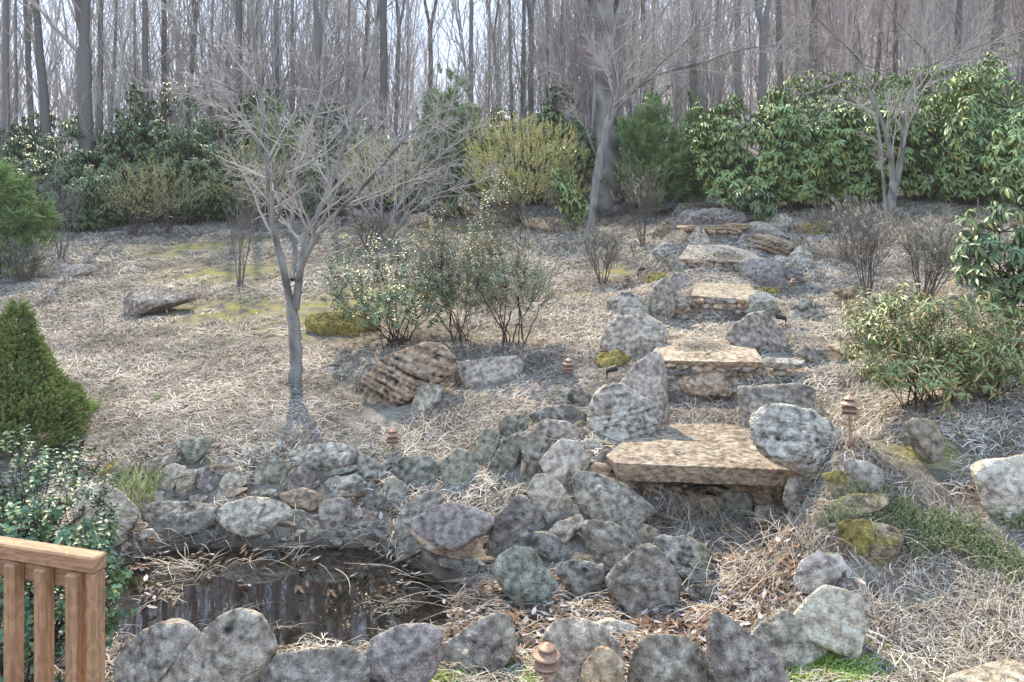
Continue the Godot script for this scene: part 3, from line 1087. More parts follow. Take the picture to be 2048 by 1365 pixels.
func forest_tree(spec: String, group: String) -> void:
	# "column at its foot | column at the picture's top edge | width | distance | fork row (0: none) | how far the fork spreads | label"
	var q := spec.split("|")
	var px := float(q[0])
	var pt := float(q[1])
	var w := float(q[2])
	var d := float(q[3])
	var fork := float(q[4])
	var spread := float(q[5])
	R.seed = int(px * 13 + w)
	var x0 := X(px, d)
	var y0 := H(x0, d)
	var t := thing("bare_tree", q[6].strip_edges(), "tree", Vector3(x0, y0, -d), group)
	var top := Vector3(X(pt, d), EYE + HY * d / F, -d + R.randf_range(-0.5, 0.5))
	var foot := Vector3(x0, y0 - 0.15, -d)
	var r := w * 0.5 * d / F
	var dirv := (top - foot)
	var S: Dictionary = SP.forest.duplicate()
	var tone := R.randf_range(0.72, 1.12)
	S.col = SP.forest.col * tone
	S.col2 = SP.forest.col2 * tone
	var b := MB.new()
	var tb := MB.new()
	var tips := []
	var stems := []
	if fork > 0:
		var f: float = clampf((EYE - (fork - HY) * d / F - foot.y) / dirv.y, 0.1, 0.9)
		var k := foot + dirv * f
		stems.append([foot, k, r, r * 0.86])
		for s in [-1, 1]:
			stems.append([k - dirv * 0.02, top + dirv * 0.7 + Vector3(s * spread * d / F * (1.2 + 0.7), 0, R.randf_range(-1, 1)), r * 0.68, r * 0.22])
	else:
		stems.append([foot, top + dirv * 0.8, r, r * 0.3])
	for st in stems:
		var pts := PackedVector3Array()
		var rad := PackedFloat32Array()
		var a: Vector3 = st[0]
		var z: Vector3 = st[1]
		var bow := Vector3(R.randf_range(-1, 1), 0, R.randf_range(-1, 1)) * 0.12
		var n := 12
		for i in n + 1:
			var f := float(i) / n
			pts.append(a.lerp(z, f) + bow * sin(f * PI) + Vector3(R.randf_range(-1, 1), 0, R.randf_range(-1, 1)) * r * 0.16 - t.position)
			var flare := 1.0 + (0.5 * exp(-f * 22.0) if st == stems[0] else 0.0)
			rad.append(lerpf(st[2], st[3], f) * flare * R.randf_range(0.95, 1.05))
		b.tube(pts, rad, 9, S.col, S.col2)
		var m := 10 if stems.size() > 1 else 14
		if st == stems[0] and stems.size() > 1: m = 3
		for i in m:
			var f := lerpf(0.16, 1.0, (i + R.randf()) / m)
			var j := mini(int(f * n), n - 1)
			var o := pts[j].lerp(pts[j + 1], f * n - j)
			grow(tb, o, twist((z - a).normalized(), deg_to_rad(R.randf_range(30, 65))), R.randf_range(1.3, 3.6), maxf(rad[j] * R.randf_range(0.16, 0.4), 0.012), 1, S, tips)
	set_mesh("trunk", b.done(), M.bark, t)
	set_mesh("branches", tb.done(), M.twig, t)

func garden_tree(label: String, category: String, limbs: Array, S: Dictionary, group := "") -> void:
	# limbs: [[column, row, distance] ...], radius at its start and at its end, side branches, their length
	R.seed = absi(hash(label)) % 100000
	var foot: Array = limbs[0][0][0]
	var at := P(foot[0], foot[1], foot[2])
	var t := thing("garden_tree", label, category, at, group)
	var b := MB.new()
	var tb := MB.new()
	var tips := []
	for l in limbs: limb(b, tb, l[0], l[1], l[2], S, int(l[3] * 1.2), l[4] * 1.15, tips)
	for m in [b, tb]:
		for i in m.v.size(): m.v[i] -= at
	# lichen in pale patches on the bark
	for i in b.v.size():
		var n := N2.get_noise_3dv((b.v[i] + at) * 75.0)
		var c := b.c[i]
		b.c[i] = c.lerp(Color(0.62, 0.60, 0.55), clampf((n + 0.05) * 4.0, 0, 0.85)).lerp(Color(0.10, 0.085, 0.075), clampf((-n - 0.15) * 3.0, 0, 0.6))
	set_mesh("trunk", b.done(), M.bark, t)
	set_mesh("branches", tb.done(), M.twig, t)

# name | kind of stone | distance (0: where its foot meets the ground) | outline | label | group
const ROCKS := """
boulder|g|0|290,925 330,915 350,908 352,925 330,948 310,953 285,950|long brown-grey stone at left end of pond wall top
boulder|n|0|352,890 370,879 410,877 425,885 415,900 400,915 378,926 360,908|olive grey stone tipped above left end of pond wall
boulder|l|0|312,955 330,935 345,928 372,935 360,950 352,965 345,980 330,978 315,970|pale wedge stone beside green iris blades
boulder|g|0|352,958 375,940 395,940 388,965 378,985 362,992 354,980|narrow grey stone between pale wedge and speckled brown stone
boulder|p|0|386,955 395,940 415,933 428,945 436,965 430,975 415,980 395,972|speckled brown-grey rounded stone in upper pond wall
boulder|l|0|426,935 436,914 455,912 472,925 470,938 440,946|small light stone perched on upper left pond wall
boulder|l|0|436,970 450,950 465,943 478,940 494,965 480,975 445,982|peaked light stone right of the speckled brown stone
boulder|g|0|502,950 515,935 540,918 565,922 574,945 570,960 540,968 515,965|domed grey stone left of pale oval slab
boulder|g|0|285,1020 310,1005 350,1003 430,1012 433,1040 420,1050 380,1056 330,1058 300,1050|long flat stone with dark wet front above left pond shore
boulder|l|0|434,1030 450,1010 500,995 540,1000 575,1015 582,1030 560,1055 500,1062 470,1050 440,1045|large light cracked stone in middle of pond wall
boulder|l|0|150,985 165,972 215,970 245,995 270,1015 272,1040 250,1060 215,1085 190,1092 145,1080|huge light block behind the holly bush at pond corner
stone|t|0|250,1062 275,1045 290,1046 294,1054 260,1070|tan slab stone, upper one leaning on the huge light block
stone|l|0|258,1074 285,1060 307,1060 306,1068 270,1083|grey slab stone under the upper tan slab by the light block
stone|n|0|205,1090 220,1075 250,1068 255,1080 215,1096|thin greenish slab stone closest to holly at pond corner
stone|t|0|222,1103 250,1085 262,1090 255,1096 232,1106|lowest tan slab stone at the pond corner
stone|l|0|298,995 305,985 325,985 328,1000 310,1003|small blunt stone behind the long flat wet-fronted stone
stone|g|0|375,1000 380,993 395,990 415,993 410,1004|small stone lying behind right half of long flat stone
stone|t|0|450,985 480,976 495,978 470,993 446,994|flat tan stone below the peaked light stone
stone|l|0|500,988 520,980 552,980 550,990 515,995|thin pale slab above the large cracked stone
stone|r|0|345,1066 360,1061 370,1066 355,1072|small round river stone packed along pond edge|small river stones along the pond edge
stone|r|0|370,1064 385,1058 405,1060 400,1067|small round river stone packed along pond edge|small river stones along the pond edge
stone|r|0|428,1052 435,1044 448,1050 452,1060 440,1061|small round river stone packed along pond edge|small river stones along the pond edge
stone|r|0|420,1068 427,1062 438,1066 435,1076 424,1076|small round river stone packed along pond edge|small river stones along the pond edge
stone|r|0|462,1068 470,1062 476,1068 470,1075|small round river stone packed along pond edge|small river stones along the pond edge
stone|r|0|510,1072 525,1064 548,1066 548,1075 525,1079|small round river stone packed along pond edge|small river stones along the pond edge
stone|r|0|482,1070 495,1064 506,1068 500,1076|small round river stone packed along pond edge|small river stones along the pond edge
boulder|l|0|575,915 585,903 620,890 660,887 705,893 715,908 705,925 660,933 610,935 580,927|smooth pale oval slab lying on top of pond wall
boulder|n|0|622,940 660,935 715,930 715,940 680,948 640,952|flat dark slab directly under the smooth pale oval slab
boulder|p|0|578,955 590,938 605,934 628,950 630,965 615,975 595,974 580,968|purple-grey stone below left end of pale oval slab
stone|t|0|545,972 560,966 575,968 570,977 550,978|thin flat tan stone left of purple-grey stone
boulder|g|0|716,915 728,908 742,920 775,935 770,947 745,952 720,940|ragged grey stone just right of the pale oval slab
boulder|n|0|786,930 805,915 860,915 876,930 878,955 850,965 810,965 790,948|green-grey wedge boulder below the path light on pond wall
boulder|n|0|885,925 915,897 940,905 962,945 945,965 915,972 890,960 883,945|big rounded boulder right of the green-grey wedge
boulder|w|0|640,972 665,955 710,950 732,965 728,982 700,985 660,984|flat stone crusted with white lichen in mid wall
boulder|t|0|560,990 600,978 635,990 645,1005 630,1018 590,1010 565,1005|broad tan stone with a moss spot in mid wall
stone|r|0|648,995 660,987 685,982 700,985 695,993 665,999|smooth oval stone lying across the dark purple boulder
stone|t|0|700,990 710,986 722,998 715,1007 703,1002|small egg-shaped tan stone right of smooth oval stone
boulder|p|0|640,1010 655,1001 685,997 702,1010 700,1035 690,1055 665,1060 645,1050 638,1030|big dark purple boulder low in the pond wall
boulder|l|0|700,1025 715,1012 725,1025 722,1040 710,1050 698,1048|upright pale stone touching dark purple boulder
boulder|g|0|726,1000 735,985 750,980 772,1000 768,1015 745,1018 730,1010|grey pointed stone above the leaf litter in pond wall
boulder|g|0|768,975 780,957 800,962 818,978 808,1000 795,1005 775,995|cubic grey stone with furrowed face below green-grey wedge
stone|n|0|731,968 745,962 752,972 740,980|small bluish stone right of white lichen stone
stone|t|0|725,1040 740,1026 755,1025 757,1038 735,1045|small tan stone on thin slate above right pond shore
boulder|g|0|790,1045 800,1025 830,1000 855,982 880,988 885,1005 850,1030 830,1055 815,1070 795,1065|sloping grey boulder with moss on its left end
stone|n|0|722,1047 760,1041 772,1044 755,1051 725,1053|thin blue-green slate under the small tan stone
boulder|d|0|742,1056 765,1053 788,1062 785,1078 765,1076|dark wet stone with leaves on top at water edge
stone|r|0|568,1046 572,1026 590,1018 610,1024 612,1036 595,1042|pale round stone left of the stacked flat stones
stone|r|0|555,1058 570,1050 584,1056 575,1062|flat river stone in the low stack beside the pond|flat river stones stacked at the far pond shore
stone|r|0|586,1058 605,1051 622,1055 612,1062|flat river stone in the low stack beside the pond|flat river stones stacked at the far pond shore
stone|r|0|596,1045 615,1040 632,1046 615,1052|flat river stone in the low stack beside the pond|flat river stones stacked at the far pond shore
stone|r|0|552,1072 560,1062 574,1064 570,1076|flat river stone in the low stack beside the pond|flat river stones stacked at the far pond shore
stone|r|0|576,1070 595,1060 612,1062 600,1072|flat river stone in the low stack beside the pond|flat river stones stacked at the far pond shore
stone|r|0|598,1078 620,1062 648,1060 640,1072 615,1081|flat river stone in the low stack beside the pond|flat river stones stacked at the far pond shore
stone|r|0|605,1036 620,1029 638,1031 630,1039|flat river stone in the low stack beside the pond|flat river stones stacked at the far pond shore
stone|r|0|700,1056 715,1049 722,1053 718,1061|flat river stone in the low stack beside the pond|flat river stones stacked at the far pond shore
stone|r|0|700,1068 715,1062 728,1066 720,1074|flat river stone in the low stack beside the pond|flat river stones stacked at the far pond shore
boulder|p|5.9|825,1042 845,1030 880,1012 910,1008 960,1022 985,1035 980,1055 950,1072 920,1087 890,1083 845,1065 828,1055|wide layered purple-grey boulder overhanging right end of pond
boulder|t|5.9|821,1062 830,1052 890,1068 955,1072 948,1095 930,1109 890,1102 835,1085|tan banded slab under the wide layered boulder
boulder|d|5.9|845,1097 895,1100 938,1108 925,1130 880,1122|black wet stone in the shade beneath tan banded slab
stone|d|0|915,1140 930,1120 950,1118 962,1135 945,1150 925,1150|small wet black stone at pond's right shore
boulder|d|0|978,1080 982,1050 1005,1025 1035,992 1050,995 1070,1020 1084,1045 1078,1068 1050,1085 1010,1105 990,1112 976,1100|large slanted dark boulder right of the layered boulder
boulder|n|0|988,1135 1000,1112 1035,1095 1065,1100 1090,1135 1115,1165 1110,1185 1080,1203 1040,1200 1015,1180 990,1150|rounded boulder blotched with lichen below the slanted dark one
boulder|l|0|1055,985 1065,962 1075,952 1100,950 1125,975 1140,1000 1135,1025 1110,1037 1080,1020 1065,1000|light rough boulder below the square grey boulder
boulder|l|0|1098,1062 1115,1045 1160,1030 1168,1045 1145,1070 1120,1078 1100,1072|flat light stone wedged between dark boulders in the pile
boulder|d|0|1064,1085 1072,1065 1100,1068 1140,1090 1170,1105 1160,1115 1130,1118 1090,1105 1068,1098|striped dark stone tilting right in the lower pile
boulder|d|0|1110,1140 1130,1125 1170,1120 1205,1130 1210,1155 1190,1180 1160,1187 1145,1165 1115,1150|dark knobbly stone above dry stream bed
boulder|n|0|945,905 965,862 985,858 998,870 997,895 985,910 955,917|olive stone draped with straw at pile's left end
boulder|d|0|998,845 1010,832 1045,830 1056,850 1054,868 1015,870 1000,862|blackened stone at upper left of boulder pile
boulder|d|0|1060,830 1095,815 1140,810 1170,828 1172,838 1150,845 1100,840 1070,842|long dark stone on top row of boulder pile
boulder|g|0|1072,852 1090,840 1130,842 1158,858 1155,872 1130,878 1095,870 1075,860|flat grey oval stone below the long dark stone
boulder|d|0|1137,790 1145,780 1175,784 1190,800 1178,815 1155,815 1140,803|small dark block left of great white boulder
stone|n|0|1112,798 1125,788 1138,792 1135,806 1115,808|small bluish stone at the top of boulder pile
boulder|w|0|1172,850 1178,820 1195,795 1220,778 1255,775 1285,795 1313,815 1318,835 1300,860 1280,875 1245,882 1205,875 1180,865|great white furrowed boulder beside the lowest step
boulder|n|0|975,935 990,910 1010,880 1030,868 1050,875 1045,905 1035,935 1005,950 980,945|slanted greenish boulder in left part of pile
boulder|d|0|1044,900 1055,870 1075,862 1112,890 1105,915 1095,935 1070,945 1050,930|black boulder with one round lichen spot
boulder|l|0|1080,925 1095,905 1122,880 1155,885 1178,915 1172,940 1150,962 1120,955 1090,940|square light grey boulder in middle of pile
stone|t|0|1159,868 1165,856 1180,868 1175,878 1162,876|small pinkish stone left of great white boulder
boulder|l|0|1163,885 1175,878 1195,880 1206,893 1200,902 1180,905 1165,897|small pale stone under the great white boulder
boulder|d|0|1188,915 1210,900 1240,898 1251,908 1240,922 1225,930 1200,925|flat dark stone next to the big landing slab
boulder|s|0|1183,935 1195,925 1215,930 1250,955 1272,970 1262,972 1230,960 1195,945|thin wedge stone jammed under landing slab's left edge
boulder|g|0|1150,960 1165,946 1200,950 1250,970 1295,1005 1303,1012 1290,1030 1255,1042 1220,1045 1185,1035 1160,1010 1150,985|big slanting boulder with pink ridge below landing slab
stone|l|0|1168,1032 1180,1018 1195,1028 1190,1038|little pale stone below the slanting pink-ridged boulder
boulder|d|0|1165,1060 1175,1042 1215,1045 1255,1062 1272,1080 1265,1105 1240,1130 1215,1137 1200,1120 1175,1095|big hollow-topped dark boulder in lower pile
boulder|t|0|1248,1052 1260,1040 1290,1048 1318,1062 1315,1078 1290,1085 1265,1075|tan-topped stone at left edge of straw gully
boulder|w|0|1310,1085 1320,1070 1360,1075 1400,1085 1425,1105 1428,1140 1415,1158 1370,1165 1345,1140 1320,1105|bright white-topped boulder at mouth of straw gully
boulder|d|-0.1|1213,1160 1235,1130 1260,1110 1280,1095 1310,1092 1340,1125 1362,1165 1350,1200 1310,1215 1260,1205 1225,1185|largest dark boulder in front of the pile
boulder|d|0|1370,1185 1390,1170 1430,1168 1435,1185 1400,1198|low dark stone half buried in stream bed leaves
boulder|g|-0.1|232,1320 250,1295 290,1265 320,1250 380,1255 398,1270 360,1310 310,1365 250,1390 232,1350|front boulder with round pale lichen next to railing
boulder|g|-0.15|300,1365 400,1270 440,1235 470,1222 510,1235 540,1270 545,1300 520,1345 500,1400 300,1410|biggest ridged front boulder, second from the railing
boulder|p|-0.1|530,1340 560,1312 620,1303 690,1297 725,1315 735,1345 720,1410 520,1410|low broad boulder at front edge of pond
boulder|p|-0.1|728,1320 745,1285 790,1255 840,1252 880,1260 878,1300 868,1340 830,1372 740,1385|round-topped front boulder at middle of near pond shore
boulder|g|0|875,1305 900,1280 960,1240 1000,1228 1022,1245 1030,1290 1000,1315 940,1343 890,1335|slanting front boulder with lichen patch left of nearest path light
boulder|g|-0.12|1085,1300 1090,1275 1110,1250 1150,1240 1200,1255 1230,1280 1246,1310 1240,1340 1160,1380 1100,1365|wide front boulder right behind the nearest path light
boulder|t|3.95|1155,1385 1170,1330 1190,1302 1220,1302 1245,1325 1250,1385|upright brownish stone at the bottom, right of nearest path light
stone|r|0|1035,1290 1045,1272 1070,1275 1075,1292 1050,1297|pale oval stone left of the nearest path light
stone|l|0|1185,1252 1230,1240 1275,1255 1260,1272 1220,1275|flat pale stone behind the front boulders
stone|t|0|1238,1283 1260,1265 1300,1270 1270,1287|flat orange-tan stone behind the front boulders
boulder|g|-0.12|1255,1365 1265,1310 1290,1275 1330,1270 1375,1280 1410,1310 1430,1345 1430,1395 1255,1395|broad wrinkled front boulder, left of the pointed one
boulder|d|-0.12|1415,1310 1418,1260 1430,1227 1460,1235 1500,1275 1545,1310 1570,1340 1580,1380 1560,1405 1450,1400|pointed front boulder with mossy black face
boulder|l|-0.05|1505,1275 1530,1245 1570,1222 1610,1245 1650,1280 1675,1310 1640,1318 1560,1315 1515,1300|pale ridged boulder above the bright green groundcover
boulder|l|-0.05|1590,1235 1605,1210 1625,1190 1650,1170 1690,1180 1735,1205 1733,1240 1700,1290 1690,1300 1650,1285 1610,1265|flat-topped beige boulder with slanting cracks beside dry grass
boulder|w|0|1590,1160 1605,1120 1635,1105 1680,1112 1695,1140 1680,1160 1640,1170 1600,1172|rough cream boulder above the flat-topped beige one
stone|n|0|1603,1180 1615,1168 1645,1172 1630,1190 1608,1192|small greenish stone under rough cream boulder
stone|t|0|1565,1225 1590,1200 1610,1215 1600,1230|small yellowish pointed stone by the pale ridged boulder
stone|n|0|1500,1272 1515,1240 1535,1235 1520,1266|narrow leaning stone behind pointed front boulder
boulder|w|5.9|1498,870 1510,835 1545,812 1590,810 1640,830 1672,870 1680,910 1668,935 1640,945 1600,932 1560,910 1515,895|huge round lichened boulder resting on landing slab's right end
boulder|g|7.6|1481,775 1530,772 1600,772 1628,780 1625,820 1600,860 1500,868 1484,865|squared upright block with mossy top right of lowest riser
stone|l|0|1610,820 1640,812 1652,822 1648,848 1630,850|grey stone behind the huge round lichened boulder
stone|l|0|1655,865 1675,855 1692,870 1680,890 1665,895|small pale stone touching huge round boulder's right side
boulder|g|0|1690,930 1700,918 1740,925 1765,940 1768,975 1740,987 1715,975 1695,960|smooth grey boulder with moss fringe on right bank
boulder|g|5.9|1570,990 1580,960 1600,953 1670,965 1672,985 1660,1022 1600,1018 1572,1008|grey block with black spots under landing slab's right end
boulder|g|6.05|1572,1040 1580,1020 1610,1015 1655,1025 1660,1060 1640,1075 1590,1072 1573,1060|rounded block beneath the black-spotted block
boulder|d|6.0|1575,1085 1595,1072 1640,1074 1640,1105 1590,1108|lowest dark stone of the stack at gully's right side
boulder|m|0|1645,950 1680,942 1720,968 1712,990 1670,992|mossy slab left of the smooth grey boulder on the bank
boulder|m|0|1655,1010 1700,990 1770,988 1775,1005 1740,1020 1690,1032 1660,1030|mossy ledge stone above the creeping juniper
boulder|m|0|1681,1060 1695,1042 1740,1043 1790,1055 1805,1080 1795,1105 1740,1114 1690,1105|yellow mossy boulder ringed by creeping juniper
boulder|g|7.55|1205,810 1260,740 1305,705 1325,712 1330,760 1338,840 1320,855 1290,865 1225,825|tall tapered grey stone standing left of lowest riser
boulder|l|0|1200,685 1215,655 1240,635 1285,627 1320,645 1335,670 1320,690 1290,705 1262,715 1230,705|large cream boulder left of the second slab step
boulder|l|0|1300,600 1310,575 1330,555 1345,565 1355,590 1350,620 1335,635 1315,645 1303,628|tall pale boulder left of loose stone riser
boulder|w|0|1215,605 1235,590 1260,585 1290,600 1305,620 1295,635 1250,630 1220,625|lichen-crusted boulder left of the tall pale boulder
boulder|g|0|1455,675 1470,650 1500,630 1530,625 1545,645 1565,665 1575,690 1560,705 1520,702 1480,690|large cracked grey boulder right of loose stone riser
boulder|l|0|1478,612 1500,592 1530,585 1550,597 1520,612 1490,620|pale slanting stone right end of the third slab step
boulder|n|0|1492,625 1515,605 1545,600 1562,622 1530,632|dark greenish wedge under the pale slanting stone
boulder|w|0|1575,635 1590,610 1612,597 1640,612 1652,632 1645,645 1600,645|white lichened boulder right of black spotlight
boulder|p|0|1482,545 1475,530 1490,520 1540,518 1562,530 1568,570 1545,578 1500,577 1488,560|purple-stained boulder right of the fourth slab step
boulder|p|0|1562,540 1580,532 1605,540 1608,555 1590,565 1568,558|round stone behind the purple-stained boulder
boulder|w|0|1575,520 1590,500 1600,492 1625,508 1627,525 1610,535 1585,533|pale pointed boulder at right of upper steps
boulder|l|0|1542,520 1555,511 1572,514 1578,528 1560,530|low pale stone left of the pale pointed boulder
boulder|s|0|1492,485 1510,471 1550,470 1585,480 1586,498 1575,510 1545,507 1510,495|brown layered boulder with yellow moss at its foot
boulder|g|0|1488,465 1500,445 1520,442 1555,455 1570,468 1540,473 1500,473|grey boulder right of the top slab step
boulder|l|0|1525,445 1540,430 1570,428 1582,440 1578,458 1555,459|pale block topmost right of the steps
boulder|g|0|1488,498 1500,488 1520,492 1535,502 1525,508 1495,505|small grey stone lying on right end of fourth slab
stone|g|0|1474,485 1485,468 1498,470 1495,487 1480,492|small stone right of the topmost riser
boulder|m|0|1582,450 1590,443 1640,443 1663,452 1660,468 1620,470 1585,462|long yellowish log-like stone right of top step
boulder|d|0|1342,430 1360,408 1400,402 1450,412 1440,425 1380,430|dark hump of rock at the head of the steps
boulder|d|0|1352,442 1375,420 1440,418 1480,425 1490,440 1470,448 1400,450 1360,449|blackish lichened rock lying behind the top slab
boulder|m|0|1305,470 1320,445 1340,437 1360,455 1350,470 1325,476|brownish boulder left of the topmost slab
boulder|t|0|1320,482 1345,462 1365,460 1378,475 1370,490 1340,492|pale tan angular boulder upper left of steps
boulder|l|0|1376,478 1395,453 1405,455 1420,480 1410,490 1385,489|light peaked stone against the topmost riser
stone|d|0|1356,497 1372,485 1385,500 1375,506|small dark stone left end of fourth slab step
boulder|w|0|1308,502 1325,485 1345,483 1362,500 1365,517 1345,522 1315,514|whitish boulder left of the fourth slab step
boulder|n|0|1335,532 1350,520 1372,535 1365,547 1345,542|grey stone tucked left of fourth step's riser
boulder|g|0|1338,562 1350,545 1370,548 1392,575 1375,580 1345,577|grey boulder at left end of third slab step
boulder|m|0|1318,540 1330,515 1338,525 1336,541|small mossy stone left of fourth step
boulder|g|0|1590,706 1610,695 1640,700 1665,725 1660,733 1620,722|flat dark tongue-shaped rock on the right slope
boulder|t|0|1655,692 1690,683 1740,690 1780,705 1750,720 1690,712|broad flat tan rock on right slope left of leafy shrub
boulder|m|0|1815,850 1830,838 1870,845 1888,880 1885,920 1870,928 1830,900|upright grey stone with moss cap under leafy shrub
boulder|l|0|1955,950 1985,925 2060,910 2100,980 2080,1040 2010,1038 1970,1005|big flat light rock at the right picture edge
boulder|m|0|1712,747 1740,736 1770,742 1760,762 1725,767|low mossy stone at left foot of leafy shrub
boulder|t|0|1665,582 1710,573 1765,590 1750,599 1690,597|flat tan stone under the twiggy grey azalea
stone|g|0|1570,662 1600,655 1625,662 1600,670|low flat stone right of the cracked grey boulder
boulder|g|0|1960,740 1990,730 2030,728 2060,750 2040,777 1990,772|grey rock behind leafy shrub at right
boulder|g|0|250,592 270,580 330,575 385,585 388,600 350,607 300,610 275,634 252,632|flat-topped rock ledge alone on the left slope
boulder|y|0|613,645 620,633 640,626 690,622 745,635 758,652 740,667 680,670 625,664|long mound-shaped rock covered with yellow-green moss
boulder|s|0|720,768 770,715 840,690 875,690 905,715 912,740 880,762 830,787 780,812 745,797|large brown striped rock tilted on the slope
boulder|g|0|910,727 935,722 1030,712 1045,728 1040,747 1000,764 960,767 920,767|flat grey rock touching right end of striped rock
boulder|g|0|822,812 835,780 860,765 885,775 880,802 850,822 825,834|round grey stone leaning on the striped rock
boulder|t|0|815,442 820,430 850,425 865,438 862,454 835,457 817,454|squarish pinkish stone alone on the upper mossy slope
boulder|g|0|85,547 120,530 170,528 190,540 165,554 120,558|thin grey slab half sunk at far left slope
boulder|l|4.55|85,1300 130,1265 200,1270 212,1320 190,1360 95,1355|pale boulder seen through the railing balusters
boulder|m|0|205,940 220,922 250,916 268,930 262,948 220,952|moss-topped stone behind the green iris blades
stone|l|0|128,945 135,920 155,912 175,925 170,948 140,952|white flat-faced stone beside the low dark box
moss_cushion|y|0|1190,722 1205,706 1235,700 1262,715 1250,732 1210,736|golden moss cushion left of the tall tapered stone
moss_cushion|y|0|1290,560 1300,548 1330,545 1335,560 1310,567|golden moss patch left of the tall pale boulder
moss_cushion|y|0|1500,580 1520,574 1555,576 1560,584 1520,588|golden moss strip under the purple-stained boulder
"""
# column at the foot | column at the top edge | width | distance | fork row | fork spread | label
const TREES := """
12|4|17|24|0|0|forest trunk cut by the left picture edge|
32|14|8|26|0|0|thin leaning trunk just right of the leftmost trunk|
72|62|12|27|60|14|grey forked trunk, second large one from left edge|
116|72|21|24.5|0|0|stout trunk leaning left above the far left rhododendrons|
182|162|30|24.5|95|20|thickest left trunk, splitting into two upright stems|
196|192|15|26|0|0|straight trunk pressed against the thick split trunk|
214|224|9|28|0|0|slim dark trunk right of the thick split trunk|
292|302|16|26|0|0|trunk with a slight kink above the left rhododendron peak|
279|276|8|29|0|0|thin trunk left of the kinked one|
325|322|13|27|0|0|straight grey trunk right of the kinked one|
372|385|11|28|40|18|slender trunk with crooked side limb behind rhododendron|
420|424|8|31|0|0|slim pole tree in the left woods|
473|470|20|25.5|0|0|pale broad trunk behind the lichen-barked garden tree's left limb|
527|514|19|26|0|0|broad trunk just left of the garden tree's top|
556|557|15|29|0|0|grey trunk right of the garden tree's main limb|
590|584|11|30|0|0|thin straight trunk in the gap left of the big forked tree|
618|636|19|26|85|26|big forked tree with a V at mid height in left centre|
652|648|7|33|0|0|slim pole tree in the centre woods|
690|694|10|31|0|0|slim pole tree behind the bare spreading branches|
727|735|15|28|0|0|grey trunk left of the pale straight one|
759|757|22|25|0|0|pale straight broad trunk in left centre|
778|800|9|28|50|20|slender crooked trunk touching the pale straight one|
812|813|7|33|0|0|slim pole tree right of the crooked trunk|
862|862|11|30|60|24|grey trunk with one branch sweeping right above the pine|
942|948|12|27|0|0|lone smooth trunk left above the white pine|
974|975|6|33|0|0|slim pole tree above the white pine|
997|985|8|31|80|22|thin forked trunk right above the white pine|
1028|1023|9|30|0|0|dark slim trunk, first of the centre row|
1040|1042|12|28|0|0|straight trunk, second of the centre row|
1066|1062|13|28|70|14|straight trunk with a low fork, third of the centre row|
1094|1090|11|29|0|0|straight trunk, fourth of the centre row|
1113|1128|9|30|0|0|slightly leaning trunk, fifth of the centre row|
1128|1130|6|34|0|0|slim pole tree between centre row and oak|
1146|1148|6|35|0|0|slim pole tree just left of the oak|
1165|1180|8|31|0|0|leaning thin trunk left of the oak|
1288|1288|15|29|0|0|hazy trunk with reddish twigs right of the oak|
1304|1306|8|33|0|0|slim pole tree right of the oak|
1350|1352|8|36|0|0|thin far trunk behind the reddish twigs|
1384|1386|20|28|0|0|broad grey trunk among reddish twigs|
1440|1444|11|31|0|0|slender trunk between the broad grey one and the straight one|
1478|1473|16|24.5|0|0|straight dark-grey trunk behind the rounded rhododendron|
1528|1530|17|23.5|70|30|black-barked Y-shaped tree in the right woods|
1566|1574|17|26|0|0|pale trunk just right of the black Y tree|
1598|1597|8|31|0|0|thin trunk left of the dark double trunk|
1622|1628|22|26|0|0|stout dark trunk in the right woods|
1640|1642|8|33|0|0|slim pole tree beside the stout dark trunk|
1702|1708|14|30|0|0|hazy trunk behind the small forked garden tree|
1745|1756|11|32|0|0|hazy trunk with leaning top on the right slope|
1793|1790|12|30|0|0|grey trunk behind right limb of small garden tree|
1862|1864|8|34|0|0|pale thin trunk high on the right slope|
1904|1906|18|26|0|0|stout dark trunk near upper right corner|
1925|1928|8|34|0|0|slim pole tree near upper right corner|
1975|1990|17|27|30|18|leaning trunk close to the upper right corner|
2024|2022|10|30|0|0|grey trunk second from right picture edge|
2046|2052|12|28|0|0|trunk cut by the right picture edge|
"""

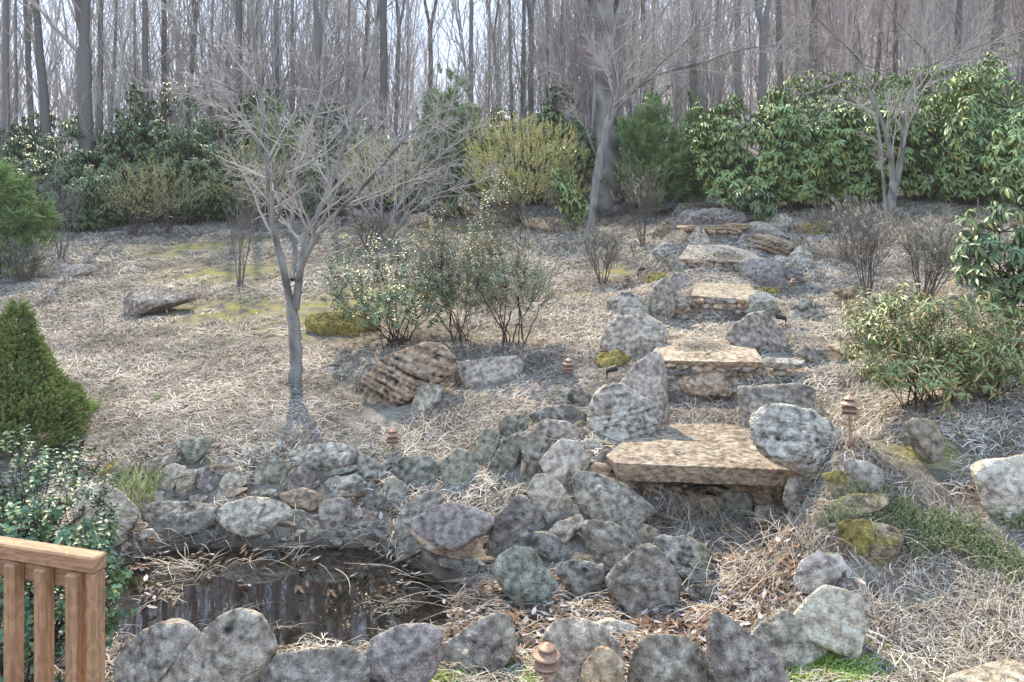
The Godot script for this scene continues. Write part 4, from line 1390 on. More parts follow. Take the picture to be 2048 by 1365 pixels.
# ---------------------------------------------------------------- the scene
func _ready() -> void:
	R.seed = 7
	# camera
	var cam := Camera3D.new()
	cam.name = "camera"
	cam.projection = Camera3D.PROJECTION_FRUSTUM
	cam.near = 0.1
	cam.far = 400.0
	cam.size = 0.1 * 1365.0 / F
	cam.frustum_offset = Vector2(0, -0.1 * (682.5 - HY) / F)
	cam.position = Vector3(0, EYE, 0)
	add_child(cam)
	cam.current = true
	# sky, air and exposure
	var env := Environment.new()
	env.background_mode = Environment.BG_SKY
	env.tonemap_mode = Environment.TONE_MAPPER_LINEAR
	env.tonemap_exposure = 3.1
	var sm := ProceduralSkyMaterial.new()
	sm.sky_top_color = Color(0.57, 0.67, 0.79)
	sm.sky_horizon_color = Color(0.86, 0.85, 0.87)
	sm.sky_curve = 0.16
	sm.sky_energy_multiplier = 1.05
	sm.ground_bottom_color = Color(0.35, 0.32, 0.29)
	sm.ground_horizon_color = Color(0.6, 0.58, 0.56)
	var sky := Sky.new()
	sky.sky_material = sm
	env.sky = sky
	env.fog_enabled = true
	env.fog_density = 0.0009
	env.fog_light_color = Color(0.88, 0.86, 0.86)
	env.sdfgi_enabled = true
	env.ssao_enabled = true
	env.ssil_enabled = true
	var we := WorldEnvironment.new()
	we.name = "world"
	we.environment = env
	add_child(we)
	# sun: ahead, a little to the left, so that shadows fall towards the eye
	var sun := DirectionalLight3D.new()
	sun.name = "sun"
	sun.light_energy = 0.8
	sun.light_color = Color(1.0, 0.94, 0.83)
	sun.light_angular_distance = 0.6
	sun.shadow_enabled = true
	add_child(sun)
	sun.look_at_from_position(Vector3.ZERO, -Vector3(-0.22, 0.84, -0.60), Vector3.UP)

	N1.frequency = 0.05; N1.seed = 11; N1.fractal_octaves = 3
	N2.frequency = 0.05; N2.seed = 23; N2.fractal_octaves = 4
	N3.frequency = 0.05; N3.seed = 37; N3.fractal_octaves = 3
	make_materials()
	# the land: heights read off the photograph. First list: column, distance, height; second: column, row, distance
	var spots := """-300 2 .15; 500 2 .1; 1100 2 .1; 1700 2 .15; 2400 2 .3; 1024 0.7 .12; -300 3.9 .12; 300 3.9 .08; 800 3.9 .08; 1300 3.9 .1; 1750 3.9 .2; 2100 3.9 .26; 2400 3.9 .4;
		-200 4.9 .15; 100 4.6 .08; 500 4.6 .06; 900 4.6 .07; 1250 4.7 .08; 1500 4.6 .14; 300 5.0 .04; 600 5.2 .04; 300 6.0 .05; 600 6.2 .03; 850 5.8 .05; 1000 5.3 .06; 1150 5.1 .06; 1300 5.2 .1; 1500 5.1 .14; -100 5.5 .25; 120 6.0 .2;
		300 34 6.0; 300 45 7.5; 300 75 8; 800 34 6.3; 800 45 8.2; 800 75 10; 1300 34 7.2; 1300 50 12; 1300 80 21; 1700 24 5.2; 1700 40 12; 1700 60 23; 1700 95 44; 2048 24 6.2; 2048 40 14; 2048 60 26; 2400 40 17; 2400 90 52; 1500 60 17; 1500 95 31; -300 45 7.5; -300 80 8; -900 40 6; -900 15 2.0; 3000 15 4.5; 3000 40 18;"""
	for s in "1700 1290 4.43;1850 1200 4.85;2048 1150 4.85;1900 1080 5.2;1750 1075 5.15;1950 976 5.6;1750 925 5.9;1700 853 5.75;1850 863 6.2;2050 878 5.9;1850 721 8;2050 673 8;1650 691 9;1650 648 10.5;1700 600 12.3;1590 588 13.6;2048 532 11.5;1650 474 17;1900 451 16;1780 440 17;2200 450 14;785 912 7.45;600 906 7.4;400 905 7.4;200 915 7.3;60 880 7.6;-150 880 7.6;400 1005 6.85;650 1005 6.85;800 1000 6.8;400 1080 6.5;650 1080 6.5;230 1000 6.75;900 990 6.75;950 885 7.5;870 830 8;1000 1130 5.85;1100 1010 6.2;1050 935 6.7;1020 848 7.4;1150 793 8;1137 757 8.5;1200 1065 6;1200 935 6.6;1300 1180 5.4;1220 880 7.1;1350 1005 6.4;1450 1095 5.9;1450 1040 6.5;1550 1080 6;1400 1180 5.4;1400 930 7.2;1400 868 7.65;1400 815 7.95;1400 720 8.5;1400 655 11;1440 592 11.7;1450 550 13.6;1450 508 14.3;1440 490 16.2;1430 455 16.9;1420 435 19;590 770 9;590 640 11.8;590 540 15.5;590 470 20;590 420 25;590 400 28;900 790 8.4;900 635 11.8;950 535 15.5;900 463 20;900 425 25;1200 608 12;1250 578 14;1200 505 17;1200 449 21;1220 410 25;1180 475 18.5;100 765 9.3;100 632 12.6;50 545 16;50 478 21;200 478 20.5;200 444 25;-300 780 9;-300 540 16;-300 440 25".split(";"):
		var q := s.split_floats(" ")
		spots += "%f %f %f;" % [q[0], q[2], EYE - (q[1] - HY) * q[2] / F]
	tps_fit(spots)
	for s in [[150, 1285], [140, 1150], [330, 1100], [480, 1088], [760, 1092], [810, 1112], [880, 1150], [930, 1200], [900, 1250], [700, 1300], [500, 1310], [300, 1310]]:
		var d: float = EYE * F / (s[1] - HY)
		pond.append(Vector2(X(s[0], d), d))
	make_terrain()
	set_mesh("ground", terrain_mesh(), M.ground, null, "structure")
	var wb := MB.new()
	var c := Vector2.ZERO
	for p in pond: c += p / pond.size()
	for i in pond.size():
		var a: Vector2 = c + (pond[i] - c) * 1.12
		var b: Vector2 = c + (pond[(i + 1) % pond.size()] - c) * 1.12
		var k := wb.v.size()
		for p in [c, a, b]:
			wb.v.append(Vector3(p.x, 0, -p.y)); wb.n.append(Vector3.UP); wb.c.append(Color.WHITE)
		wb.ix.append_array([k, k + 1, k + 2])
	set_mesh("pond_water", wb.done(), M.water, null, "structure")
	steps()
	for line in ROCKS.split("\n", false): rock(line)
	fittings()
	garden_trees()
	shrubs()
	woods()
	litter()

func steps() -> void:
	slab("step_slab", "huge tan landing slab at the foot of the steps", [[1238, 0, 6.35], [1608, 0, 6.15], [1600, 0, 6.4], [1490, 0, 7.6], [1285, 0, 7.6], [1215, 0, 6.6]], 0.84, 0.19, "f", Vector2(0.0, 0.0), 1)
	slab("step_slab", "second slab step, thick tan tread above tall riser", [[1302, 0, 8.45], [1514, 0, 8.3], [1500, 0, 8.8], [1462, 0, 9.3], [1330, 0, 9.3]], 1.50, 0.145, "f", Vector2(0.02, 0.13), 2)
	slab("step_slab", "third slab step, thin tread above loose stone riser", [[1382, 0, 11.6], [1508, 0, 11.4], [1490, 0, 12.4], [1390, 0, 12.4]], 2.05, 0.13, "f", Vector2(-0.03, 0.2), 3)
	slab("step_slab", "fourth slab step, broad sunlit tread beside purple-stained boulder", [[1368, 0, 14.2], [1528, 0, 14.0], [1500, 0, 14.8], [1450, 0, 15.4], [1385, 0, 15.4]], 2.70, 0.12, "f", Vector2(-0.02, 0.24), 4)
	slab("step_slab", "topmost narrow slab step below blackish rock", [[1362, 0, 16.8], [1492, 0, 16.8], [1486, 0, 17.4], [1368, 0, 17.4]], 3.36, 0.11, "s", Vector2(0.03, 0.12), 5)
	slab("flagstone", "pinkish flagstone corner at bottom right edge", [[1925, 0, 4.08], [2060, 0, 4.28], [2300, 0, 4.2], [2250, 0, 3.5], [1900, 0, 3.6]], 0.29, 0.08, "f", Vector2.ZERO, 6, "flagstone")
	traced_wall("tall dry stone riser with one big stone under second slab", 8.35, [
		["t", "1330,730 1340,727 1352,729 1350,735 1332,735"], ["t", "1352,732 1365,728 1378,733 1370,739 1354,738"], ["t", "1383,735 1395,731 1428,734 1427,742 1386,743"], ["t", "1430,740 1440,733 1455,735 1450,744"],
		["g", "1440,748 1450,741 1475,739 1474,752 1445,753"], ["g", "1475,749 1485,742 1487,752 1478,754"], ["t", "1485,757 1500,735 1520,745 1518,762 1490,764"], ["t", "1358,762 1375,745 1440,742 1450,752 1452,770 1468,777 1465,790 1445,795 1380,790 1362,777"],
		["g", "1328,767 1345,760 1365,770 1362,784 1330,784"], ["g", "1330,750 1345,746 1352,758 1332,762"], ["t", "1450,760 1456,753 1464,762 1462,774 1454,772"], ["t", "1463,756 1480,751 1496,768 1490,790 1475,790"],
		["g", "1350,790 1370,784 1420,789 1446,800 1440,812 1400,810 1360,799"], ["g", "1440,799 1470,795 1482,800 1480,812 1450,811"], ["d", "1325,738 1360,738 1400,743 1360,750 1330,749"], ["d", "1328,786 1350,785 1362,800 1360,815 1330,815"], ["g", "1462,738 1500,730 1515,735 1500,745", -0.05], ["d", "1488,765 1520,763 1520,790 1490,792", 0.05], ["d", "1360,800 1440,806 1480,812 1470,822 1370,822", -0.02]])
	traced_wall("low side wall of stacked stones right of the second slab", 8.3, [
		["l", "1520,731 1532,714 1580,718 1608,722 1600,737 1560,740"], ["g", "1540,747 1555,733 1575,740 1570,752 1550,752"], ["g", "1518,762 1525,748 1545,757 1540,772 1522,772"], ["g", "1542,772 1560,755 1600,750 1610,760 1590,770 1560,776"], ["g", "1512,745 1520,735 1535,742 1528,754"], ["g", "1512,728 1522,720 1530,730 1520,736"]])
	traced_wall("shaded stone wall under the landing slab", 6.55, [
		["t", "1330,1010 1345,992 1420,990 1437,1000 1434,1045 1400,1060 1350,1040"], ["n", "1435,992 1470,976 1500,980 1507,1020 1490,1060 1450,1064 1436,1035"], ["t", "1506,985 1540,978 1572,985 1572,1007 1510,1012"], ["s", "1270,972 1325,970 1322,985 1290,984"],
		["s", "1335,975 1375,970 1372,984 1345,985"], ["s", "1370,982 1420,974 1452,976 1442,988 1380,990"], ["s", "1450,972 1500,970 1532,976 1492,984"], ["t", "1520,966 1560,962 1572,978 1532,984"], ["t", "1285,986 1325,984 1327,1002 1300,1004"], ["g", "1500,1062 1515,1015 1545,1010 1574,1025 1572,1064 1545,1090 1505,1085", -0.15],
		["t", "1300,1005 1330,1003 1335,1035 1305,1030"], ["s", "1220,962 1275,966 1272,978 1230,972"]])
	stone_wall("loose rounded-stone riser under the third slab step", [[1352, 1500, 597, 608, 7], [1350, 1498, 608, 619, 6], [1350, 1492, 619, 630, 6], [1352, 1480, 630, 641, 5], [1358, 1462, 641, 653, 4]], 11.35, "gtgtd")
	stone_wall("neat small-stone riser under the fourth slab step", [[1372, 1486, 518, 526, 6], [1374, 1488, 526, 535, 5], [1380, 1490, 535, 543, 5], [1400, 1488, 543, 550, 3]], 14.05, "tgtt")
	stone_wall("short stone riser under the topmost slab step", [[1415, 1484, 459, 468, 3], [1412, 1480, 468, 477, 3], [1418, 1474, 477, 487, 3]], 16.85, "tsg")

func fittings() -> void:
	# the wooden rail of the deck: its posts stand below the picture
	var rt := thing("deck_railing", "stained wood deck railing with balusters at lower left", "railing", P(203, 1100, 1.62))
	var a := P(204, 1125, 1.57)
	var z := P(-348, 1112, 1.825)
	z.y = a.y
	rt.position = Vector3(a.x, a.y, a.z)
	# local -x runs along the rail from its near end
	var ln := a.distance_to(z)
	var along := (z - a).normalized()
	rt.basis = Basis(-along, Vector3.UP, (-along).cross(Vector3.UP))
	board("handrail", Vector3(ln, 0.036, 0.04), Vector3(-ln / 2.0, 0, 0.005), rt, 0)
	board("under_rail", Vector3(ln - 0.05, 0.05, 0.034), Vector3(-ln / 2.0 - 0.03, -0.043, -0.01), rt, 0)
	board("bottom_rail", Vector3(ln - 0.05, 0.06, 0.034), Vector3(-ln / 2.0, -0.80, -0.01), rt, 0)
	board("post", Vector3(0.026, 0.98, 0.034), Vector3(-0.014, -0.509, 0.005), rt, 1)
	for k in 6:
		board("baluster", Vector3(0.031, 0.86, 0.031), Vector3(-0.053 - 0.0905 * k, -0.45, 0.0215), rt, 1)
	path_light("nearest copper path light, largest, at the bottom of the picture", 1092, 1440, 3.9, 1342)
	path_light("copper path light standing above the pond wall", 785, 912, 7.45, 886)
	path_light("copper path light in straw left of the tall tapered stone", 1137, 757, 8.5, 744)
	path_light("copper path light on right bank behind huge round boulder", 1700, 853, 5.7, 829)
	path_light("small distant path light right of the purple-stained boulder", 1587, 592, 13.2, 573)
	path_light("small distant path light left of the tall pale boulder", 1255, 580, 14.0, 565)
	spotlight("black bullet spotlight left of the tall tapered stone", 1214, 742, 8.3, 0.3, 1.0)
	spotlight("black bullet spotlight on stake right of cracked grey boulder", 1572, 637, 10.2, PI - 0.3, 1.1)
	spotlight("small black spotlight by the golden moss left of upper steps", 1277, 540, 14.2, 0.2, 1.0)
	var ub := thing("ground_box", "low dark box on the ground behind the holly bush", "utility box", on_ground(132, 912))
	var bm := BoxMesh.new()
	bm.size = Vector3(0.24, 0.10, 0.2)
	var o := set_mesh("housing", bm, M.black, ub)
	o.position.y = 0.05
	var lm := BoxMesh.new()
	lm.size = Vector3(0.26, 0.022, 0.22)
	o = set_mesh("lid", lm, M.black, ub)
	o.position.y = 0.113

func garden_trees() -> void:
	var S: Dictionary = SP.garden
	var d0 := G(590, 770)
	garden_tree("lichen-barked garden tree with several rising limbs on left slope", "tree", [
		[[[590, 774, d0], [591, 720, d0], [588, 660, d0], [583, 615, d0]], 0.085, 0.072, 0, 0.0],
		[[[585, 625, d0], [566, 540, d0], [548, 460, d0], [538, 380, d0 - 0.1], [533, 300, d0 - 0.2], [524, 200, d0 - 0.3], [508, 100, d0 - 0.4], [500, -60, d0 - 0.5]], 0.052, 0.020, 10, 0.9],
		[[[590, 620, d0], [600, 540, d0 + 0.1], [612, 480, d0 + 0.2], [640, 420, d0 + 0.3], [660, 370, d0 + 0.4], [690, 290, d0 + 0.5], [722, 180, d0 + 0.6], [752, 60, d0 + 0.7], [760, -60, d0 + 0.8]], 0.054, 0.02, 11, 1.0],
		[[[596, 560, d0], [618, 500, d0 - 0.2], [660, 440, d0 - 0.4], [715, 385, d0 - 0.6], [760, 335, d0 - 0.7], [815, 270, d0 - 0.8], [872, 222, d0 - 0.9]], 0.036, 0.012, 11, 0.9],
		[[[584, 560, d0], [590, 500, d0 + 0.4], [584, 400, d0 + 0.8], [600, 300, d0 + 1.1], [640, 200, d0 + 1.4], [648, 60, d0 + 1.7], [650, -60, d0 + 1.9]], 0.034, 0.014, 9, 0.9],
		[[[538, 400, d0], [570, 330, d0 - 0.4], [548, 260, d0 - 0.7], [480, 190, d0 - 0.9], [400, 150, d0 - 1.0]], 0.022, 0.008, 9, 0.8],
		[[[546, 450, d0], [560, 400, d0 - 0.2], [500, 260, d0 - 0.3], [440, 120, d0 - 0.4], [350, 20, d0 - 0.5]], 0.020, 0.008, 9, 0.9],
		[[[620, 470, d0], [660, 400, d0 + 0.6], [650, 260, d0 + 1.0], [690, 120, d0 + 1.3], [700, -40, d0 + 1.5]], 0.026, 0.010, 8, 0.9]], S)
	var d1 := G(1180, 475)
	garden_tree("slim lichen-spotted tree leaning in front of the oak", "tree", [
		[[[1180, 480, d1], [1186, 420, d1], [1192, 360, d1], [1203, 300, d1], [1222, 232, d1]], 0.125, 0.10, 0, 0.0],
		[[[1222, 236, d1], [1260, 190, d1 - 0.3], [1310, 152, d1 - 0.6], [1390, 130, d1 - 1.0], [1480, 100, d1 - 1.4], [1560, 88, d1 - 1.6]], 0.06, 0.012, 16, 1.6],
		[[[1222, 236, d1], [1246, 160, d1], [1290, 80, d1 + 0.2], [1340, 0, d1 + 0.4], [1370, -60, d1 + 0.5]], 0.055, 0.016, 14, 1.6],
		[[[1216, 250, d1], [1228, 170, d1 - 0.6], [1222, 90, d1 - 1.0], [1260, -40, d1 - 1.3]], 0.04, 0.012, 12, 1.4],
		[[[1260, 190, d1 - 0.3], [1330, 120, d1 - 1.0], [1400, 60, d1 - 1.4], [1470, 10, d1 - 1.7]], 0.035, 0.010, 13, 1.4],
		[[[1200, 330, d1], [1160, 230, d1 - 0.3], [1130, 150, d1 - 0.5], [1090, 80, d1 - 0.6]], 0.022, 0.008, 9, 1.0]], SP.spread)
	var d2 := 22.0
	var S2: Dictionary = SP.forest.duplicate()
	S2.col = Color(0.19, 0.17, 0.155)
	garden_tree("massive furrowed oak trunk at top centre", "tree", [
		[[[1217, 412, d2], [1216, 380, d2], [1215, 300, d2], [1213, 180, d2], [1207, 60, d2], [1203, -60, d2], [1200, -200, d2]], 0.40, 0.29, 0, 0.0],
		[[[1207, 90, d2], [1180, 0, d2], [1130, -120, d2 - 0.5]], 0.12, 0.05, 6, 1.8],
		[[[1212, 60, d2], [1250, -30, d2], [1320, -140, d2 - 0.5]], 0.12, 0.05, 6, 1.8]], S2)
	var d3 := G(1778, 440)
	garden_tree("small forked garden tree with pale limbs before right rhododendrons", "tree", [
		[[[1780, 446, d3], [1783, 400, d3], [1790, 360, d3]], 0.115, 0.10, 0, 0.0],
		[[[1788, 380, d3], [1783, 320, d3], [1774, 270, d3], [1752, 215, d3], [1738, 180, d3], [1726, 120, d3 - 0.2], [1716, 60, d3 - 0.3], [1700, -50, d3 - 0.4]], 0.075, 0.02, 9, 1.3],
		[[[1792, 375, d3], [1805, 300, d3], [1812, 230, d3], [1830, 170, d3], [1850, 130, d3], [1848, 60, d3], [1842, -60, d3]], 0.08, 0.025, 10, 1.3],
		[[[1772, 440, d3 - 0.3], [1766, 330, d3 - 0.3], [1756, 250, d3 - 0.4], [1752, 190, d3 - 0.5]], 0.045, 0.02, 5, 0.8],
		[[[1735, 178, d3], [1690, 162, d3 - 0.5], [1640, 140, d3 - 0.9], [1590, 100, d3 - 1.3]], 0.03, 0.008, 12, 1.1],
		[[[1848, 135, d3], [1890, 118, d3 - 0.5], [1960, 92, d3 - 1.0], [2060, 60, d3 - 1.6]], 0.032, 0.008, 13, 1.2],
		[[[1774, 270, d3], [1790, 220, d3 - 0.3], [1805, 190, d3 - 0.5]], 0.03, 0.015, 4, 0.6],
		[[[1728, 130, d3], [1690, 90, d3 - 0.3], [1630, 30, d3 - 0.6], [1600, -20, d3 - 0.8]], 0.025, 0.008, 11, 1.1],
		[[[1850, 100, d3], [1800, 50, d3 - 0.5], [1770, 0, d3 - 0.9]], 0.022, 0.008, 8, 1.0]], SP.spread)
	var d4 := G(775, 492)
	garden_tree("multi-stemmed bare tree spreading to the right on upper slope", "tree", [
		[[[770, 497, d4], [785, 440, d4], [805, 400, d4], [850, 340, d4], [895, 300, d4], [945, 265, d4]], 0.05, 0.012, 14, 1.5],
		[[[772, 497, d4], [800, 450, d4 - 0.3], [850, 400, d4 - 0.6], [920, 375, d4 - 1.0], [985, 360, d4 - 1.3]], 0.045, 0.012, 13, 1.4],
		[[[766, 497, d4], [762, 430, d4 + 0.3], [770, 350, d4 + 0.6], [800, 260, d4 + 1.0], [850, 190, d4 + 1.3]], 0.045, 0.012, 14, 1.5],
		[[[764, 497, d4], [745, 440, d4 + 0.2], [735, 360, d4 + 0.3], [715, 280, d4 + 0.4], [660, 220, d4 + 0.5]], 0.04, 0.012, 13, 1.4],
		[[[805, 400, d4], [830, 320, d4 - 0.5], [870, 240, d4 - 0.9], [930, 180, d4 - 1.2]], 0.03, 0.01, 12, 1.3]], SP.spread)

var SPRAY := {}
func make_sprays() -> void:
	R.seed = 5
	SPRAY.rhodo_dark = []
	SPRAY.rhodo_light = []
	for i in 3:
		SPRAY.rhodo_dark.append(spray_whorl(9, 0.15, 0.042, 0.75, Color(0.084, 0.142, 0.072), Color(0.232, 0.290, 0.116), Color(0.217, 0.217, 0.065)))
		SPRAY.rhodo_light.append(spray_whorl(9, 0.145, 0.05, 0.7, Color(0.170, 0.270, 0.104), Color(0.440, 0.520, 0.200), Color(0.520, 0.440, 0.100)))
	SPRAY.pieris = [spray_twig(11, 0.22, 0.062, 0.026, 0.4, Color(0.135, 0.203, 0.115), Color(0.270, 0.270, 0.121), 0.25, Color(0.189, 0.095, 0.068)), spray_twig(9, 0.2, 0.06, 0.025, 0.5, Color(0.115, 0.182, 0.101), Color(0.216, 0.230, 0.108), -0.3, Color(0.189, 0.095, 0.068))]
	SPRAY.fine = [spray_twig(13, 0.22, 0.05, 0.014, 0.3, Color(0.176, 0.223, 0.128), Color(0.324, 0.297, 0.189), 0.2, Color(0.203, 0.135, 0.108)), spray_twig(11, 0.2, 0.046, 0.013, 0.4, Color(0.203, 0.243, 0.149), Color(0.338, 0.297, 0.176), -0.2, Color(0.203, 0.135, 0.108))]
	SPRAY.lance = [spray_twig(12, 0.26, 0.088, 0.022, 0.8, Color(0.176, 0.223, 0.081), Color(0.405, 0.351, 0.135), 0.5, Color(0.243, 0.121, 0.081)), spray_twig(10, 0.24, 0.084, 0.021, 0.9, Color(0.149, 0.203, 0.081), Color(0.365, 0.297, 0.121), -0.5, Color(0.243, 0.121, 0.081))]
	SPRAY.tiny = [spray_twig(9, 0.12, 0.026, 0.010, 0.3, Color(0.230, 0.250, 0.162), Color(0.351, 0.297, 0.216), 0.1, Color(0.270, 0.216, 0.189)), spray_twig(8, 0.10, 0.024, 0.010, 0.3, Color(0.270, 0.270, 0.203), Color(0.365, 0.297, 0.243), -0.1, Color(0.270, 0.216, 0.189))]
	SPRAY.yellow = [spray_flecks(22, 0.30, 0.021, Color(0.62, 0.61, 0.30)), spray_flecks(18, 0.26, 0.020, Color(0.57, 0.56, 0.26))]
	SPRAY.straw_bud = [spray_flecks(14, 0.28, 0.016, Color(0.56, 0.54, 0.30)), spray_flecks(15, 0.26, 0.017, Color(0.58, 0.55, 0.29))]
	SPRAY.pine = [spray_needles(46, 0.22, 0.13, 0.010, Color(0.120, 0.208, 0.080), Color(0.240, 0.320, 0.128), 0.9), spray_needles(40, 0.2, 0.14, 0.010, Color(0.144, 0.240, 0.088), Color(0.320, 0.368, 0.160), 0.9)]
	SPRAY.spruce = [spray_needles(46, 0.075, 0.018, 0.0034, Color(0.14, 0.20, 0.065), Color(0.31, 0.36, 0.13), 0.8), spray_needles(40, 0.065, 0.018, 0.0034, Color(0.18, 0.24, 0.08), Color(0.35, 0.37, 0.15), 0.8)]
	SPRAY.holly = [spray_twig(10, 0.13, 0.042, 0.024, 0.35, Color(0.061, 0.115, 0.061), Color(0.162, 0.216, 0.068), 0.15, Color(0.081, 0.081, 0.054)), spray_twig(9, 0.12, 0.040, 0.023, 0.4, Color(0.074, 0.135, 0.068), Color(0.189, 0.230, 0.081), -0.2, Color(0.081, 0.081, 0.054))]
	SPRAY.juniper = [spray_needles(60, 0.13, 0.018, 0.0045, Color(0.208, 0.256, 0.120), Color(0.352, 0.400, 0.208), 0.9), spray_needles(50, 0.11, 0.018, 0.0045, Color(0.256, 0.296, 0.144), Color(0.384, 0.416, 0.224), 0.9)]

func S(px: float, row: float) -> Vector3:
	return on_ground(px, row)

func shrubs() -> void:
	make_sprays()
	var back := "rhododendrons along the edge of the woods"
	# [column, distance, width, top row, light leaf share, label]
	for q in [
		[-20, 24.0, 190, 260, 0, "dark rhododendron cut by the left picture edge"],
		[105, 25.0, 230, 212, 0, "wide dark rhododendron under the far left trunks"],
		[230, 23.6, 190, 262, 0, "low dark rhododendron between far left mass and tall peak"],
		[322, 24.2, 190, 168, 0, "tall peaked rhododendron with hanging leaves at left"],
		[55, 22.6, 200, 305, 0, "low dark rhododendron behind far left leafless shrub"],
		[165, 22.4, 190, 325, 0, "low rhododendron left of the pale yellow twin bushes"],
		[395, 23.0, 170, 285, 0, "rhododendron right of the tall peaked one"],
		[490, 23.2, 170, 300, 0, "low dark rhododendron behind thin yellow bush"],
		[618, 23.0, 180, 285, 0, "low dark rhododendron right behind lichen-barked tree"],
		[865, 23.2, 150, 285, 0, "dark rhododendron between the two brightest yellow bushes"],
		[430, 26.0, 170, 238, 1, "yellowish sparse rhododendron behind bare branches at left"],
		[545, 25.0, 200, 178, 0, "dark rhododendron behind the lichen-barked garden tree"],
		[665, 25.6, 200, 205, 0, "dark rhododendron behind spreading bare branches"],
		[800, 25.0, 190, 265, 0, "shaded rhododendron behind the middle yellow bush"],
		[1040, 26.0, 190, 222, 0, "grey-green rhododendron behind the largest yellow bush"],
		[1135, 25.5, 150, 165, 0, "tall dark rhododendron left of the oak"],
		[1275, 23.5, 130, 250, 0, "deep shade rhododendron right of the oak"],
		[1330, 27.0, 170, 170, 1, "olive loose rhododendron behind the small pine at right centre"],
		[1425, 24.0, 150, 200, 1, "pale green rhododendron behind the rounded one"],
		[1492, 19.6, 200, 196, 2, "rounded yellow-green rhododendron beside head of steps"],
		[1610, 19.8, 200, 165, 2, "broad bright rhododendron left of small forked tree"],
		[1725, 19.4, 190, 152, 2, "bright rhododendron directly behind small forked tree"],
		[1850, 18.6, 220, 172, 2, "broad glossy rhododendron right of small forked tree"],
		[1965, 17.4, 210, 150, 2, "large pale-leaved rhododendron near the right edge"],
		[2075, 15.5, 220, 205, 2, "rhododendron cut by the right picture edge"],
		[1690, 25.0, 260, 150, 1, "far rhododendron on the slope behind the bright ones"],
		[1880, 24.5, 240, 140, 1, "far olive rhododendron high on right slope"],
		[2030, 22.5, 240, 90, 1, "uppermost rhododendron in the right corner"]]:
		var d: float = q[1]
		var foot := Vector3(X(q[0], d), H(X(q[0], d), d) - 0.1, -d)
		var w: float = q[2] * d / F
		var h: float = EYE - (q[3] - HY) * d / F - foot.y
		var kind: int = q[4]
		var n := int(clampf(w * h * (80.0 if kind == 2 else 75.0), 150, 1100))
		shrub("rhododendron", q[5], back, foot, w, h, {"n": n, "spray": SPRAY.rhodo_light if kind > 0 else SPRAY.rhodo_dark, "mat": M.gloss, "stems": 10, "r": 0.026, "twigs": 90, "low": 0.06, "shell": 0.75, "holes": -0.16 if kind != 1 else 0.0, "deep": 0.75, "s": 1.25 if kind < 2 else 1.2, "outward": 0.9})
	shrub("rhododendron", "small dark rhododendron hanging over the topmost slab", back, P(1512, 448, 17.6), 1.15, 1.0, {"n": 60, "spray": SPRAY.rhodo_dark, "mat": M.gloss, "stems": 5, "r": 0.012, "low": 0.1, "s": 1.15})
	shrub("rhododendron", "leggy sparse rhododendron left of the oak's foot", back, S(1148, 468), 1.25, 2.5, {"n": 105, "spray": SPRAY.rhodo_light, "mat": M.gloss, "stems": 4, "r": 0.02, "low": 0.12, "holes": 0.02, "s": 1.2, "stem": Color(0.17, 0.13, 0.10)})
	shrub("rhododendron", "large-leaved rhododendron at right edge above the leafy shrub", back, S(2040, 690), 1.35, 1.75, {"n": 240, "spray": SPRAY.rhodo_dark, "mat": M.gloss, "stems": 6, "r": 0.014, "low": 0.04, "shell": 0.8, "s": 0.85})
	# yellow-budded bushes
	var yel := "yellow-green budding bushes at the top of the slope"
	for q in [[1042, 20.2, 238, 246, 1500, 0, "largest and brightest yellow budding bush at centre"], [757, 20.6, 165, 278, 560, 0, "yellow budding bush behind the multi-stemmed bare tree"], [505, 21.0, 150, 302, 480, 1, "thin yellow budding bush behind the lichen-barked tree"], [268, 20.6, 130, 335, 260, 1, "pale yellow bush on thin stems, left of its twin"], [335, 20.8, 130, 328, 300, 1, "pale yellow bush on thin stems, right of its twin"], [5, 18.0, 100, 372, 280, 0, "yellow-green bush cut by the left picture edge"], [1150, 21.4, 90, 290, 170, 0, "small yellow bush between largest one and leggy rhododendron"]]:
		var d: float = q[1]
		var foot := Vector3(X(q[0], d), H(X(q[0], d), d), -d)
		var h: float = EYE - (q[3] - HY) * d / F - foot.y
		shrub("budding_bush", q[6], yel, foot, q[2] * d / F, h, {"n": q[4], "spray": SPRAY.yellow if q[5] == 0 else SPRAY.straw_bud, "mat": M.soft, "stems": 18, "r": 0.011, "twigs": 160, "low": 0.22, "shell": 0.35, "holes": -0.3, "deep": 0.8, "outward": 0.9, "foot": 0.1, "stem": Color(0.20, 0.16, 0.13)})
	# soft pines
	for q in [[928, 23.5, 150, 150, 420, "soft white pine behind the largest yellow bush"], [1330, 21.0, 170, 222, 420, "feathery pine right of the oak"], [8, 15.6, 110, 285, 300, "pale pine cut by the left picture edge"], [560, 23.5, 110, 200, 120, "small pine tuft behind lichen-barked tree"]]:
		var d: float = q[1]
		var foot := Vector3(X(q[0], d), H(X(q[0], d), d), -d)
		var h: float = EYE - (q[3] - HY) * d / F - foot.y
		shrub("young_pine", q[5], "", foot, q[2] * d / F, h, {"n": q[4], "spray": SPRAY.pine, "mat": M.needle, "stems": 1, "r": 0.04, "twigs": 60, "low": 0.05, "shell": 0.4, "holes": -0.1, "category": "pine", "s": 1.5, "outward": 0.7, "per": 2, "gap": 0.12})
	# the leafy shrubs of the slope
	var f := S(795, 694)
	var d := -f.z
	shrub("leafy_shrub", "dense leafy shrub with red-brown stems above the striped rock", "", f, 250 * d / F, 200 * d / F, {"n": 600, "spray": SPRAY.pieris, "mat": M.gloss, "stems": 26, "r": 0.008, "twigs": 120, "low": 0.12, "shell": 0.55, "holes": -0.3, "lean": -0.02, "foot": 0.12, "stem": Color(0.13, 0.075, 0.06), "s": 0.95})
	f = S(915, 690); d = -f.z
